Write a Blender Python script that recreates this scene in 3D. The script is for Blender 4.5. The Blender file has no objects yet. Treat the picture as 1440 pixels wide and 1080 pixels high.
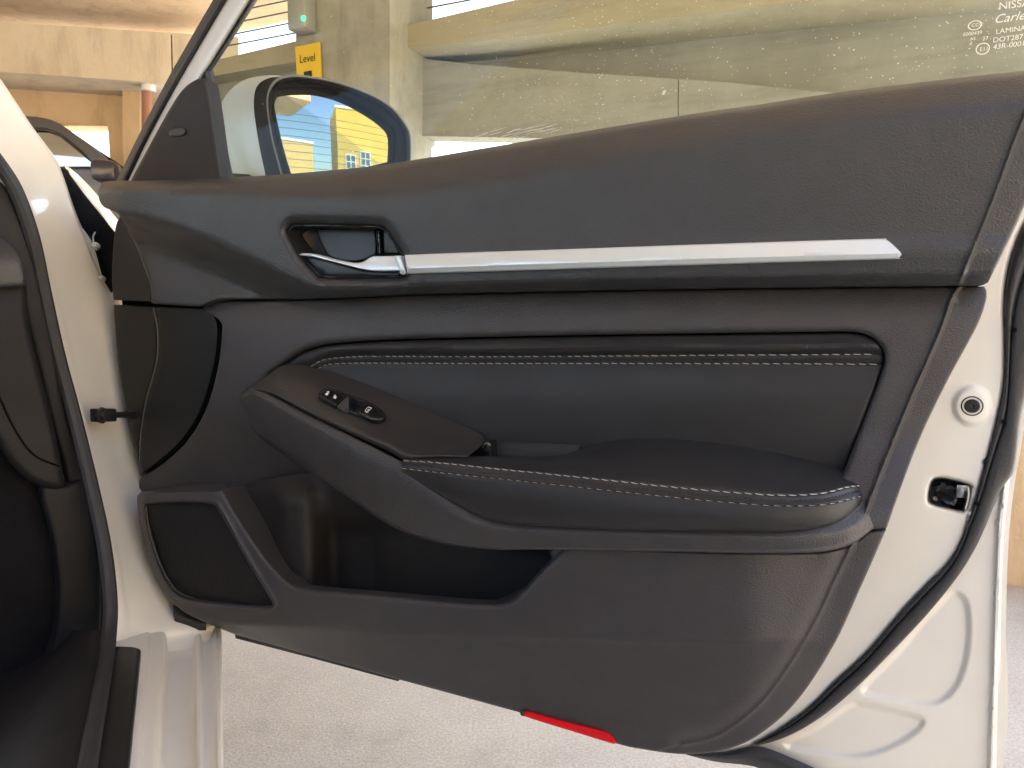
import bpy, bmesh, math, random
import numpy as np
from mathutils import Vector, Matrix
from mathutils.geometry import delaunay_2d_cdt
random.seed(7); np.random.seed(7)
R = math.radians
SC = bpy.context.scene
COL = SC.collection

# ------------------------------------------------------------------ camera
FPX = 1080.0                      # focal length in photo pixels (photo 1440 x 1080)
TH = math.atan(90 / 1080.0)       # camera tilts down a little, horizon at y = 450
CAMP = np.array([0.0, 0.0, 0.74])
cd = bpy.data.cameras.new('camera'); cam = bpy.data.objects.new('camera', cd); COL.objects.link(cam)
cd.sensor_width = 36; cd.sensor_fit = 'HORIZONTAL'; cd.lens = 36 * FPX / 1440
cd.clip_start = 0.02; cd.clip_end = 500
cam.location = CAMP; cam.rotation_euler = (R(90) - TH, 0, 0)
SC.camera = cam
# ------------------------------------------------------------------ world, sun, exposure
SUN_EL, SUN_AZ = 52, 30           # azimuth from +Y towards +X
wd = bpy.data.worlds.new('World'); SC.world = wd; wd.use_nodes = True
wn = wd.node_tree.nodes; wl = wd.node_tree.links
sky = wn.new('ShaderNodeTexSky'); sky.sky_type = 'NISHITA'; sky.sun_disc = False
sky.sun_elevation = R(SUN_EL); sky.sun_rotation = R(SUN_AZ); sky.air_density = 1.0; sky.dust_density = 2.0
bg = wn['Background']; wl.new(sky.outputs[0], bg.inputs[0]); bg.inputs[1].default_value = 0.12
sd_ = bpy.data.lights.new('sun', 'SUN'); sun = bpy.data.objects.new('sun', sd_); COL.objects.link(sun)
sd_.energy = 4.0; sd_.angle = R(0.5); sd_.color = (1.0, 0.93, 0.82)
sv = Vector((math.sin(R(SUN_AZ)) * math.cos(R(SUN_EL)), math.cos(R(SUN_AZ)) * math.cos(R(SUN_EL)), math.sin(R(SUN_EL))))
sun.rotation_euler = (-sv).to_track_quat('-Z', 'Y').to_euler()
vs = SC.view_settings; vs.view_transform = 'Standard'; vs.look = 'None'; vs.gamma = 1; vs.use_curve_mapping = False
vs.exposure = 2.95
SC.cycles.use_denoising = True
SC.cycles.use_adaptive_sampling = True; SC.cycles.adaptive_threshold = .02
SC.cycles.max_bounces = 6; SC.cycles.diffuse_bounces = 3; SC.cycles.glossy_bounces = 3
SC.cycles.transparent_max_bounces = 8; SC.cycles.sample_clamp_indirect = 6

# ------------------------------------------------------------------ projection helpers
cT, sT = math.cos(TH), math.sin(TH)
def ray(x, y):
    a = (np.asarray(x, float) - 720) / FPX; b = (540 - np.asarray(y, float)) / FPX
    return np.stack([a, cT + b * sT, -sT + b * cT], -1)
def Q(x, y, d):
    return CAMP + ray(x, y) * np.asarray(d, float)[..., None]
class Plane:
    """vertical plane: runs to the right along e, n points to the viewer's side"""
    def __init__(s, origin, deg):
        s.o = np.array(origin, float); a = R(deg)
        s.e = np.array([math.cos(a), -math.sin(a), 0]); s.n = np.array([-math.sin(a), -math.cos(a), 0])
    def __call__(s, x, y, w):
        r = ray(x, y); w = np.asarray(w, float)
        t = (((s.o - CAMP) @ s.n) + w) / (r @ s.n)
        return CAMP + r * t[..., None]
DOOR = Plane((-0.5185 * 1.075, 1.075, 0), 24)      # the open door stands turned 24 degrees from square-on
P = DOOR

def cr(pts, closed=False, step=4.0, sub=None):
    """Catmull-Rom through points of any dimension; a doubled point makes a corner"""
    p = np.array(pts, float); n = len(p); out = []
    for i in range(n if closed else n - 1):
        if closed: a, b, c, d = p[(i - 1) % n], p[i], p[(i + 1) % n], p[(i + 2) % n]
        else: a, b, c, d = p[max(i - 1, 0)], p[i], p[i + 1], p[min(i + 2, n - 1)]
        L = np.linalg.norm((c - b)[:2])
        if L < 1e-9 and not sub: continue
        k = sub or max(1, int(round(L / step)))
        t = (np.arange(k) / k)[:, None]
        out.append(0.5 * ((2 * b) + (c - a) * t + (2 * a - 5 * b + 4 * c - d) * t ** 2 + (3 * b - a - 3 * c + d) * t ** 3))
    if not closed: out.append(p[-1:])
    return np.concatenate(out)
def inside(pt, poly):
    x, y = pt[:, 0], pt[:, 1]; r = np.zeros(len(pt), bool)
    x0, y0 = poly[:, 0], poly[:, 1]; x1, y1 = np.roll(x0, -1), np.roll(y0, -1)
    for a, b, c, d in zip(x0, y0, x1, y1):
        if b == d: continue
        m = ((b > y) != (d > y)); r ^= m & (x < (c - a) * (y - b) / (d - b) + a)
    return r
def dist(pt, line, closed=False):
    a = line; b = np.roll(line, -1, 0)
    if not closed: a, b = a[:-1], b[:-1]
    best = np.full(len(pt), 1e9)
    for i in range(0, len(pt), 4000):
        q = pt[i:i + 4000, None, :]
        ab = (b - a)[None]; t = np.clip(((q - a[None]) * ab).sum(-1) / ((ab ** 2).sum(-1) + 1e-12), 0, 1)
        best[i:i + 4000] = np.sqrt(((q - a[None] - ab * t[..., None]) ** 2).sum(-1)).min(1)
    return best
def ss(t, a=0.0, b=1.0):
    t = np.clip((np.asarray(t, float) - a) / (b - a), 0, 1); return t * t * (3 - 2 * t)
def yc(x, pts):
    c = cr(pts, step=6); return np.interp(x, c[:, 0], c[:, 1])
def xc(y, pts):
    c = cr(pts, step=6); o = np.argsort(c[:, 1]); return np.interp(y, c[o, 1], c[o, 0])
def rim(d, r, h):
    """rounded edge: 0 deep inside, -h at the edge"""
    t = np.clip(d / r, 0, 1); return -h * (1 - np.sqrt(np.clip(1 - (1 - t) ** 2, 0, 1)))

# ------------------------------------------------------------------ objects
def tag(o, label=None, cat=None, group=None, kind=None):
    for k, v in (('label', label), ('category', cat), ('group', group), ('kind', kind)):
        if v: o[k] = v
    return o
def thing(name, label, cat, loc=(0, 0, 0), group=None):
    o = bpy.data.objects.new(name, None); COL.objects.link(o); o.location = loc; o.empty_display_size = 0.1
    return tag(o, label, cat, group, 'thing')
def obj(name, verts, faces, m, parent=None, smooth=True, sharp=35):
    me = bpy.data.meshes.new(name)
    me.from_pydata([tuple(v) for v in np.asarray(verts, float)], [], [tuple(int(i) for i in f) for f in faces])
    me.validate(); me.update()
    bm = bmesh.new(); bm.from_mesh(me); bmesh.ops.recalc_face_normals(bm, faces=bm.faces); bm.to_mesh(me); bm.free()
    if smooth:
        me.polygons.foreach_set('use_smooth', [True] * len(me.polygons))
        me.set_sharp_from_angle(angle=R(sharp))
    me.materials.append(m)
    o = bpy.data.objects.new(name, me); COL.objects.link(o)
    if parent:
        o.parent = parent
        root = parent
        off = Vector((0, 0, 0))
        while root: off += root.location; root = root.parent
        o.matrix_parent_inverse = Matrix.Identity(4)
        for v in me.vertices: v.co -= off
    return o
def grid_faces(r, c, closed=False):
    f = []
    for i in range(r - 1):
        for j in range(c if closed else c - 1):
            k = (j + 1) % c
            f.append((i * c + j, i * c + k, (i + 1) * c + k, (i + 1) * c + j))
    return f

def sheet(name, outline, wf, m, parent=None, holes=(), grid=9, rings=(1.2, 2.6, 4.5, 7, 10.5, 15), skirt=0.012, plane=None, step=5, sharp=35, lines=(), raw=False, skirt_dir=None):
    """a moulded sheet: outline traced in the door's plane, relief wf(x, y, d) in metres, edges turned back by a skirt"""
    plane = plane or DOOR
    ol = np.array(outline, float) if raw else cr(outline, True, step)
    hs = [cr(h, True, step) for h in holes]
    loops = [ol] + hs
    allb = np.concatenate(loops)
    def valid(q, dmin):
        ok = inside(q, ol)
        for h in hs: ok &= ~inside(q, h)
        if not ok.any(): return q[:0]
        q = q[ok]
        d = np.full(len(q), 1e9)
        for l in loops: d = np.minimum(d, dist(q, l, True))
        return q[d > dmin]
    pts = [allb]
    for r_ in rings:
        for l in loops:
            t = np.roll(l, -1, 0) - np.roll(l, 1, 0); t /= np.linalg.norm(t, axis=1)[:, None] + 1e-9
            nn = np.stack([-t[:, 1], t[:, 0]], -1)
            for s in (1, -1):
                v = valid(l + nn * s * r_, r_ * 0.93)
                if len(v): pts.append(v)
    if grid:
        x0, y0 = ol.min(0); x1, y1 = ol.max(0)
        gx, gy = np.meshgrid(np.arange(x0, x1, grid), np.arange(y0, y1, grid)); gx = gx + (np.arange(gx.shape[0]) % 2)[:, None] * grid * .5
        v = valid(np.stack([gx.ravel(), gy.ravel()], -1), (rings[-1] if len(rings) else 0) + grid * .4)
        if len(v): pts.append(v)
    for ln, offs in lines:                       # extra points along creases
        l = cr(ln, False, 5)
        t = np.gradient(l, axis=0); t /= np.linalg.norm(t, axis=1)[:, None] + 1e-9; nn = np.stack([-t[:, 1], t[:, 0]], -1)
        for o_ in offs:
            v = valid(l + nn * o_, 1.0)
            if len(v): pts.append(v)
    pp = np.concatenate(pts)
    key = np.round(pp / 0.6).astype(np.int64); _, ix = np.unique(key, axis=0, return_index=True)
    nb = len(allb); ix = np.concatenate([np.arange(nb), np.sort(ix[ix >= nb])]); pp = pp[ix]
    ed = []; k = 0
    for l in loops:
        n = len(l); ed += [(k + i, k + (i + 1) % n) for i in range(n)]; k += n
    res = delaunay_2d_cdt([Vector(p) for p in pp], ed, [], 0, 1e-5)
    vv = np.array([tuple(v) for v in res[0]]); ff = np.array(res[2])
    cen = vv[ff].mean(1); ok = inside(cen, ol)
    for h in hs: ok &= ~inside(cen, h)
    ff = ff[ok]
    d = np.full(len(vv), 1e9)
    for l in loops: d = np.minimum(d, dist(vv, l, True))
    w = wf(vv[:, 0], vv[:, 1], d) if callable(wf) else np.full(len(vv), float(wf))
    V = plane(vv[:, 0], vv[:, 1], w); F = [tuple(f) for f in ff]
    if skirt:
        cnt = {}
        for f in F:
            for a, b in ((f[0], f[1]), (f[1], f[2]), (f[2], f[0])):
                e = (min(a, b), max(a, b)); cnt[e] = cnt.get(e, 0) + 1
        be = [e for e, c in cnt.items() if c == 1]
        ids = sorted({i for e in be for i in e}); mp = {i: len(V) + j for j, i in enumerate(ids)}
        dv = (-plane.n if skirt_dir is None else np.array(skirt_dir))
        dep = skirt(vv[ids]) if callable(skirt) else np.full(len(ids), skirt)
        V = np.concatenate([V, V[ids] + dv * dep[:, None]])
        F += [(a, b, mp[b], mp[a]) for a, b in be]
    return obj(name, V, F, m, parent, True, sharp)

def loft(name, rows, m, parent=None, sr=6, sc=8, fn=None, sharp=40, thick=0.0, tdir=None, closed_rows=False):
    """smooth patch through rows of (x, y, depth) control points"""
    fn = fn or P
    a = np.array(rows, float)
    b = np.stack([cr(a[:, j], closed_rows, sub=sr) for j in range(a.shape[1])], 1)
    c = np.stack([cr(b[i], False, sub=sc) for i in range(b.shape[0])], 0)
    V = fn(c[..., 0].ravel(), c[..., 1].ravel(), c[..., 2].ravel())
    r, k = c.shape[:2]
    F = grid_faces(r, k)
    if closed_rows: F += [((r - 1) * k + j, (r - 1) * k + j + 1, j + 1, j) for j in range(k - 1)]
    if thick:
        dv = np.array(tdir if tdir is not None else -DOOR.n) * thick
        border = [j for j in range(k)] + [i * k + k - 1 for i in range(1, r)] + [(r - 1) * k + j for j in range(k - 2, -1, -1)] + [i * k for i in range(r - 2, 0, -1)]
        n0 = len(V); V = np.concatenate([V, V[border] + dv]); nb = len(border)
        F += [(border[i], border[(i + 1) % nb], n0 + (i + 1) % nb, n0 + i) for i in range(nb)]
    return obj(name, V, F, m, parent, True, sharp)

def tube(name, pts, rad, m, parent=None, seg=8, flat=1.0, sub=6, cap=True, smooth_path=True):
    p = np.array(pts, float)
    if smooth_path and len(p) > 2: p = cr(p, False, sub=sub)
    rad = np.interp(np.linspace(0, 1, len(p)), np.linspace(0, 1, len(np.atleast_1d(rad))), np.atleast_1d(rad)) if np.ndim(rad) else np.full(len(p), rad)
    t = np.gradient(p, axis=0); t /= np.linalg.norm(t, axis=1)[:, None] + 1e-12
    up = np.array([0, 0, 1.0]); V = []
    if abs(t[0] @ up) > .9: up = np.array([1.0, 0, 0])
    s = np.cross(t[0], up); s /= np.linalg.norm(s)
    for i in range(len(p)):
        s = s - t[i] * (s @ t[i]); s /= np.linalg.norm(s); q = np.cross(t[i], s)
        for k in range(seg):
            a = 2 * math.pi * k / seg; V.append(p[i] + rad[i] * (math.cos(a) * s + flat * math.sin(a) * q))
    F = grid_faces(len(p), seg, True)
    if cap: F += [tuple(range(seg))[::-1], tuple((len(p) - 1) * seg + k for k in range(seg))]
    return obj(name, V, F, m, parent)
def box_mesh(c, ex, ey, ez, bev=0.0):
    """box from centre and three half-axis vectors, chamfered"""
    bm = bmesh.new(); bmesh.ops.create_cube(bm, size=2)
    L = [np.linalg.norm(e) for e in (ex, ey, ez)]
    for v in bm.verts: v.co = Vector((v.co.x * L[0], v.co.y * L[1], v.co.z * L[2]))
    if bev: bmesh.ops.bevel(bm, geom=list(bm.edges), offset=bev, segments=2, affect='EDGES', profile=.5)
    M = np.stack([np.array(e) / l for e, l in zip((ex, ey, ez), L)], 1)
    V = [np.array(c) + M @ np.array(v.co) for v in bm.verts]
    bm.verts.index_update(); F = [[v.index for v in f.verts] for f in bm.faces]; bm.free()
    return V, F
def box(name, c, ex, ey, ez, m, parent=None, bev=0.0):
    V, F = box_mesh(c, ex, ey, ez, bev); return obj(name, V, F, m, parent, True, 30)
def slab(name, outline, plane, depth, m, parent=None, w=0.0, holes=()):
    """flat piece cut to an outline on a plane, with real thickness (back face too)"""
    bm = bmesh.new()
    ol = [np.array(outline, float)] + [np.array(h, float) for h in holes]
    pp = np.concatenate(ol); ed = []; k = 0
    for l in ol: n = len(l); ed += [(k + i, k + (i + 1) % n) for i in range(n)]; k += n
    res = delaunay_2d_cdt([Vector(p) for p in pp], ed, [], 0, 1e-6); vv = np.array([tuple(v) for v in res[0]]); ff = np.array(res[2])
    cen = vv[ff].mean(1); ok = inside(cen, ol[0])
    for h in ol[1:]: ok &= ~inside(cen, h)
    ff = ff[ok]; V = plane(vv[:, 0], vv[:, 1], np.full(len(vv), float(w))); n = len(V)
    F = [tuple(f) for f in ff] + [tuple(int(i) + n for i in f[::-1]) for f in ff]
    cnt = {}
    for f in ff:
        for a, b in ((f[0], f[1]), (f[1], f[2]), (f[2], f[0])): cnt.setdefault((min(a, b), max(a, b)), []).append((a, b))
    for e, l in cnt.items():
        if len(l) == 1: a, b = l[0]; F.append((b, a, a + n, b + n))
    return obj(name, np.concatenate([V, V - plane.n * depth]), F, m, parent, False)

# ------------------------------------------------------------------ materials
def mat(name, col, rough=.5, metal=0.0, spec=.5, coat=0.0):
    m = bpy.data.materials.new(name); m.use_nodes = True
    b = m.node_tree.nodes['Principled BSDF']
    b.inputs['Base Color'].default_value = (*col, 1); b.inputs['Roughness'].default_value = rough
    b.inputs['Metallic'].default_value = metal; b.inputs['Specular IOR Level'].default_value = spec
    b.inputs['Coat Weight'].default_value = coat; b.inputs['Coat Roughness'].default_value = .05
    return m
def nodes(m): return m.node_tree.nodes, m.node_tree.links, m.node_tree.nodes['Principled BSDF']
def coords(m, scale=(1, 1, 1)):
    n, l, b = nodes(m); tc = n.new('ShaderNodeTexCoord'); mp = n.new('ShaderNodeMapping'); mp.inputs['Scale'].default_value = scale
    l.new(tc.outputs['Object'], mp.inputs[0]); return mp.outputs[0]
def noise(m, co, scale, detail=3, rough=.55):
    n, l, b = nodes(m); t = n.new('ShaderNodeTexNoise'); t.inputs['Scale'].default_value = scale; t.inputs['Detail'].default_value = detail
    t.inputs['Roughness'].default_value = rough; l.new(co, t.inputs['Vector']); return t.outputs['Fac']
def ramp(m, fac, stops):
    n, l, b = nodes(m); r = n.new('ShaderNodeValToRGB'); e = r.color_ramp.elements
    while len(e) < len(stops): e.new(.5)
    for el, (p, c) in zip(e, stops): el.position = p; el.color = (*c, 1) if len(c) == 3 else c
    l.new(fac, r.inputs[0]); return r.outputs[0]
def rng(m, fac, a, b_, c, d):
    n, l, b = nodes(m); r = n.new('ShaderNodeMapRange'); l.new(fac, r.inputs[0])
    for i, v in enumerate((a, b_, c, d)): r.inputs[i + 1].default_value = v
    return r.outputs[0]
def bump(m, fac, strength, distance, prev=None):
    n, l, b = nodes(m); u = n.new('ShaderNodeBump'); u.inputs['Strength'].default_value = strength; u.inputs['Distance'].default_value = distance
    l.new(fac, u.inputs['Height'])
    if prev: l.new(prev, u.inputs['Normal'])
    l.new(u.outputs[0], b.inputs['Normal']); return u.outputs[0]
def grain(name, col, rough, size, depth, spec=.5, var=.12):
    """moulded or leather grain: small rounded cells, uneven sheen, faint handling marks"""
    m = mat(name, col, rough, 0, spec); n, l, b = nodes(m); co = coords(m)
    v = n.new('ShaderNodeTexVoronoi'); v.inputs['Scale'].default_value = 1 / size; l.new(co, v.inputs['Vector'])
    u = bump(m, v.outputs['Distance'], .5, depth)
    bump(m, noise(m, co, .6 / size, 4), .35, depth, u)
    l.new(rng(m, noise(m, co, 9, 4, .6), .3, .7, rough - var * .5, rough + var * .5), b.inputs['Roughness'])
    k = tuple(c * 1.25 for c in col)
    l.new(ramp(m, noise(m, co, 30, 5, .65), [(.3, col), (.75, k)]), b.inputs['Base Color'])
    return m
M = {}
M['soft'] = grain('soft_touch_black', (.036, .037, .040), .44, .0017, .0006)
M['plastic'] = grain('moulded_black_plastic', (.044, .041, .043), .46, .0014, .0006)
M['leather'] = grain('black_leatherette', (.022, .0217, .023), .50, .0011, .00015, .4)
M['satin'] = grain('satin_black', (.016, .016, .018), .42, .0006, .00008)
M['dark'] = grain('cabin_plastic', (.012, .0115, .013), .62, .0013, .0003, .3)
M['pocket'] = grain('pocket_plastic', (.022, .020, .020), .5, .0013, .0003, .35)
M['sail'] = grain('sail_plastic', (.020, .019, .021), .6, .0010, .0002, .3)
M['gloss'] = mat('gloss_black', (.012, .012, .013), .12)
M['cap'] = mat('end_cap_black', (.008, .008, .009), .5, 0, .4)
M['rubber'] = grain('rubber', (.030, .030, .032), .55, .003, .0004)
M['carpet'] = grain('carpet', (.010, .010, .012), .95, .002, .002, .1)
M['thread'] = mat('thread', (.47, .46, .42), .7)
M['hole'] = mat('needle_hole', (.006, .006, .006), .8)
M['void'] = mat('dark_void', (.004, .004, .004), .9, 0, .1)
M['red'] = mat('red_lens', (.85, .003, .012), .35, 0, .25, .12)
M['legend'] = mat('white_legend', (.75, .75, .72), .5)
M['seam'] = mat('seam_highlight', (.13, .13, .13), .4)  # light grey stands in for the highlight along the end-cap seams
M['steel'] = mat('steel', (.55, .56, .58), .3, 1)
M['bezel'] = mat('mirror_bezel_black', (.004, .004, .005), .55, 0, .08)
M['rimgrey'] = mat('bezel_rim_grey', (.22, .22, .22), .4)
M['mirror'] = mat('mirror_glass', (.34, .36, .37), .0, 1)
def _alu():
    m = mat('satin_silver', (.70, .75, .765), .36, .45); n, l, b = nodes(m); co = coords(m)
    l.new(rng(m, noise(m, co, 60, 3), .3, .7, .28, .38), b.inputs['Roughness'])
    bump(m, noise(m, co, 2500, 2), .06, .0002); return m
M['alu'] = _alu()
def _paint(name, col, rough=.28):
    m = mat(name, col, rough + .08, 0, .5, .35); n, l, b = nodes(m); co = coords(m)
    l.new(ramp(m, noise(m, co, 6, 5, .6), [(.35, tuple(c * .93 for c in col)), (.7, col)]), b.inputs['Base Color'])
    bump(m, noise(m, co, 120, 2), .04, .0006); return m
M['white'] = _paint('white_paint', (.88, .84, .75))
M['frame'] = _paint('frame_paint', (.56, .56, .55))
def _switch():
    m = mat('ribbed_black', (.030, .028, .028), .45); n, l, b = nodes(m); co = coords(m, (1, 1, 1))
    w = n.new('ShaderNodeTexWave'); w.wave_type = 'BANDS'; w.bands_direction = 'DIAGONAL'; w.inputs['Scale'].default_value = 95; w.inputs['Distortion'].default_value = 0
    l.new(co, w.inputs['Vector']); bump(m, w.outputs['Fac'], .25, .0004); return m
M['switch'] = _switch()
def _speaker():
    m = mat('speaker_mesh', (.011, .010, .010), .7, 0, .3); n, l, b = nodes(m); co = coords(m)
    v = n.new('ShaderNodeTexVoronoi'); v.inputs['Scale'].default_value = 420; v.inputs['Randomness'].default_value = .15; l.new(co, v.inputs['Vector'])
    bump(m, v.outputs['Distance'], .8, .0012); return m
M['speaker'] = _speaker()
def concrete(name, a, b_, big=1.3, streak=False, rough=.9):
    m = mat(name, a, rough, 0, .3); n, l, b = nodes(m); co = coords(m, (1, 1, 1)); cs = coords(m, (.5, .5, 5) if streak else (3, 3, .6))
    mx = n.new('ShaderNodeMix'); mx.data_type = 'RGBA'; mx.blend_type = 'MULTIPLY'; mx.inputs[0].default_value = 1
    l.new(ramp(m, noise(m, co, big, 8, .65), [(.3, a), (.7, b_)]), mx.inputs[6])
    l.new(ramp(m, noise(m, cs, 2.2, 6, .7), [(.3, (.74, .73, .71)), (.5, (.96, .96, .96)), (.8, (1, 1, 1))]), mx.inputs[7])
    l.new(mx.outputs[2], b.inputs['Base Color'])
    u = bump(m, noise(m, co, 14, 8, .7), .4, .02); bump(m, noise(m, co, 160, 3), .3, .004, u); return m
M['conc'] = concrete('concrete', (.28, .268, .235), (.38, .367, .328), 2.2, True)
M['conc_ledge'] = concrete('concrete_ledge', (.36, .315, .225), (.45, .405, .305), 1.5, True)
M['conc_warm'] = concrete('concrete_warm', (.50, .36, .22), (.62, .47, .31))  # bounced warm sunlight is put into this tint; the low wall is really tan
M['conc_pale'] = concrete('concrete_pale', (.60, .52, .40), (.70, .61, .48))
M['conc_col'] = concrete('concrete_column', (.28, .26, .215), (.46, .43, .36), 3.0)
def _floor():
    m = mat('garage_floor', (.5, .45, .4), .75); n, l, b = nodes(m); co = coords(m)
    mx = n.new('ShaderNodeMix'); mx.data_type = 'RGBA'; mx.blend_type = 'MULTIPLY'; mx.inputs[0].default_value = 1
    l.new(ramp(m, noise(m, co, 190, 5, .7), [(.34, (.36, .335, .295)), (.5, (.455, .43, .385)), (.66, (.56, .535, .485))]), mx.inputs[6])
    l.new(ramp(m, noise(m, co, 3.5, 9, .72), [(.3, (.74, .73, .72)), (.46, (.93, .92, .91)), (.62, (1, 1, 1))]), mx.inputs[7])
    l.new(mx.outputs[2], b.inputs['Base Color']); bump(m, noise(m, co, 220, 4), .3, .002); return m
M['floor'] = _floor()
M['cable'] = mat('galvanised_cable', (.20, .20, .22), .5, .6)
M['yellow'] = mat('yellow_sign', (.78, .50, .02), .5)
M['ink'] = mat('black_ink', (.015, .014, .012), .6)
M['grey'] = mat('grey_metal', (.34, .34, .33), .5, .3)
def emis(name, c, s):
    m = mat(name, c); b = m.node_tree.nodes['Principled BSDF']; b.inputs['Emission Color'].default_value = (*c, 1); b.inputs['Emission Strength'].default_value = s; return m
M['led'] = emis('green_led', (.02, .8, .15), 1.2)
def schlick(n, l, f0):
    lw = n.new('ShaderNodeLayerWeight'); lw.inputs[0].default_value = .5
    pw = n.new('ShaderNodeMath'); pw.operation = 'POWER'; l.new(lw.outputs['Facing'], pw.inputs[0]); pw.inputs[1].default_value = 5
    mr = n.new('ShaderNodeMapRange'); l.new(pw.outputs[0], mr.inputs[0]); mr.inputs[3].default_value = f0; mr.inputs[4].default_value = 1
    return mr.outputs[0]
def _glass():
    m = bpy.data.materials.new('window_glass'); m.use_nodes = True; n, l = m.node_tree.nodes, m.node_tree.links
    n.remove(n['Principled BSDF']); out = n['Material Output']
    tr = n.new('ShaderNodeBsdfTransparent'); tr.inputs[0].default_value = (.70, .77, .73, 1)
    gl = n.new('ShaderNodeBsdfGlossy'); gl.inputs['Roughness'].default_value = .0; gl.inputs[0].default_value = (1, 1, 1, 1)
    fr = schlick(n, l, .011)
    mx = n.new('ShaderNodeMixShader'); l.new(fr, mx.inputs[0]); l.new(tr.outputs[0], mx.inputs[1]); l.new(gl.outputs[0], mx.inputs[2])
    # dust film and wiped streaks on the pane
    df = n.new('ShaderNodeBsdfDiffuse'); df.inputs[0].default_value = (.8, .8, .76, 1)
    tc = n.new('ShaderNodeTexCoord')
    ns = n.new('ShaderNodeTexNoise'); ns.inputs['Scale'].default_value = 7; ns.inputs['Detail'].default_value = 6; l.new(tc.outputs['Object'], ns.inputs['Vector'])
    mr = n.new('ShaderNodeMapRange'); l.new(ns.outputs['Fac'], mr.inputs[0])
    for i, v in enumerate((.4, .75, .003, .03)): mr.inputs[i + 1].default_value = v
    m2 = n.new('ShaderNodeMixShader'); l.new(mr.outputs[0], m2.inputs[0]); l.new(mx.outputs[0], m2.inputs[1]); l.new(df.outputs[0], m2.inputs[2])
    l.new(m2.outputs[0], out.inputs[0]); return m
M['glass'] = _glass()

# ------------------------------------------------------------------ the setting: garage floor, ceiling
def flat_sheet(name, x0, x1, y0, y1, z, m, th=0.0):
    V = [(x0, y0, z), (x1, y0, z), (x1, y1, z), (x0, y1, z)]; F = [(0, 1, 2, 3)]
    if th:
        V += [(x, y, z + th) for x, y, _ in V]; F = [(3, 2, 1, 0), (4, 5, 6, 7), (0, 1, 5, 4), (1, 2, 6, 5), (2, 3, 7, 6), (3, 0, 4, 7)]
    return obj(name, V, F, m, None, False)
tag(flat_sheet('floor', -30, 30, -40, 40, 0.0, M['floor']), kind='structure')
WALL = Plane(tuple(Q(np.array(524.), np.array(70.), np.array(4.5))), 24)
FAR = Plane(tuple(Q(np.array(0.), np.array(60.), np.array(6.0))), -10)
# ceiling: front edge follows the parapet line
we = WALL.o; pe = lambda s: (we[0] + WALL.e[0] * s, we[1] + WALL.e[1] * s)
po = lambda s, k: (we[0] + WALL.e[0] * s - WALL.n[0] * k, we[1] + WALL.e[1] * s - WALL.n[1] * k)
ce = [(-12, -2.6), (-1.0, -2.6), (0.4, -0.2), (2.7, -0.2), po(3.8, .98), po(-0.9, .98), (-2.6, 6.6), (-12, 8.2)]
n_ = len(ce); CEZ = 3.05
V = [(x, y, CEZ) for x, y in ce] + [(x, y, CEZ + .25) for x, y in ce]
F = [tuple(range(n_))[::-1], tuple(range(n_, 2 * n_))] + [(i, (i + 1) % n_, n_ + (i + 1) % n_, n_ + i) for i in range(n_)]
tag(obj('ceiling', V, F, M['conc_warm'], None, False), kind='structure')

# ================================================================== THE DOOR
door_base = P(np.array(700.), np.array(1010.), np.array(0.)); 
door = thing('car_door_assembly', 'open white car door seen from inside, black leather-trimmed inner panel facing the viewer', 'car door', tuple(door_base))

SPLIT = [(150, 424), (215, 427), (283, 431), (306, 422), (420, 420), (570, 413), (750, 409), (900, 406), (1130, 403), (1345, 401), (1400, 400)]
TOP = [(140, 258), (165, 254), (250, 253), (330, 249), (400, 245), (500, 236), (575, 226), (700, 205), (760, 195), (850, 180), (1000, 156), (1060, 148), (1200, 127), (1440, 99), (1500, 93)]
HANDLE = [(405, 330), (405, 322), (412, 315.5), (425, 315), (470, 315.5), (528, 317), (537, 318), (544, 323), (556, 340), (568, 360), (573, 379), (571, 386), (564, 390), (520, 391), (456, 391), (447, 388), (433, 374), (418, 354)]
CREASE_U = [(1500, 40), (1440, 165), (1395, 285), (1350, 396)]
EDGE_U = [(1520, 90), (1440, 292), (1396, 384), (1388, 397), (1375, 401)]
YB = [(100, 291), (160, 294), (200, 299), (260, 316), (330, 344), (400, 380), (450, 398), (520, 399), (600, 396), (900, 388), (1130, 384), (1345, 381), (1400, 380)]
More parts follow.
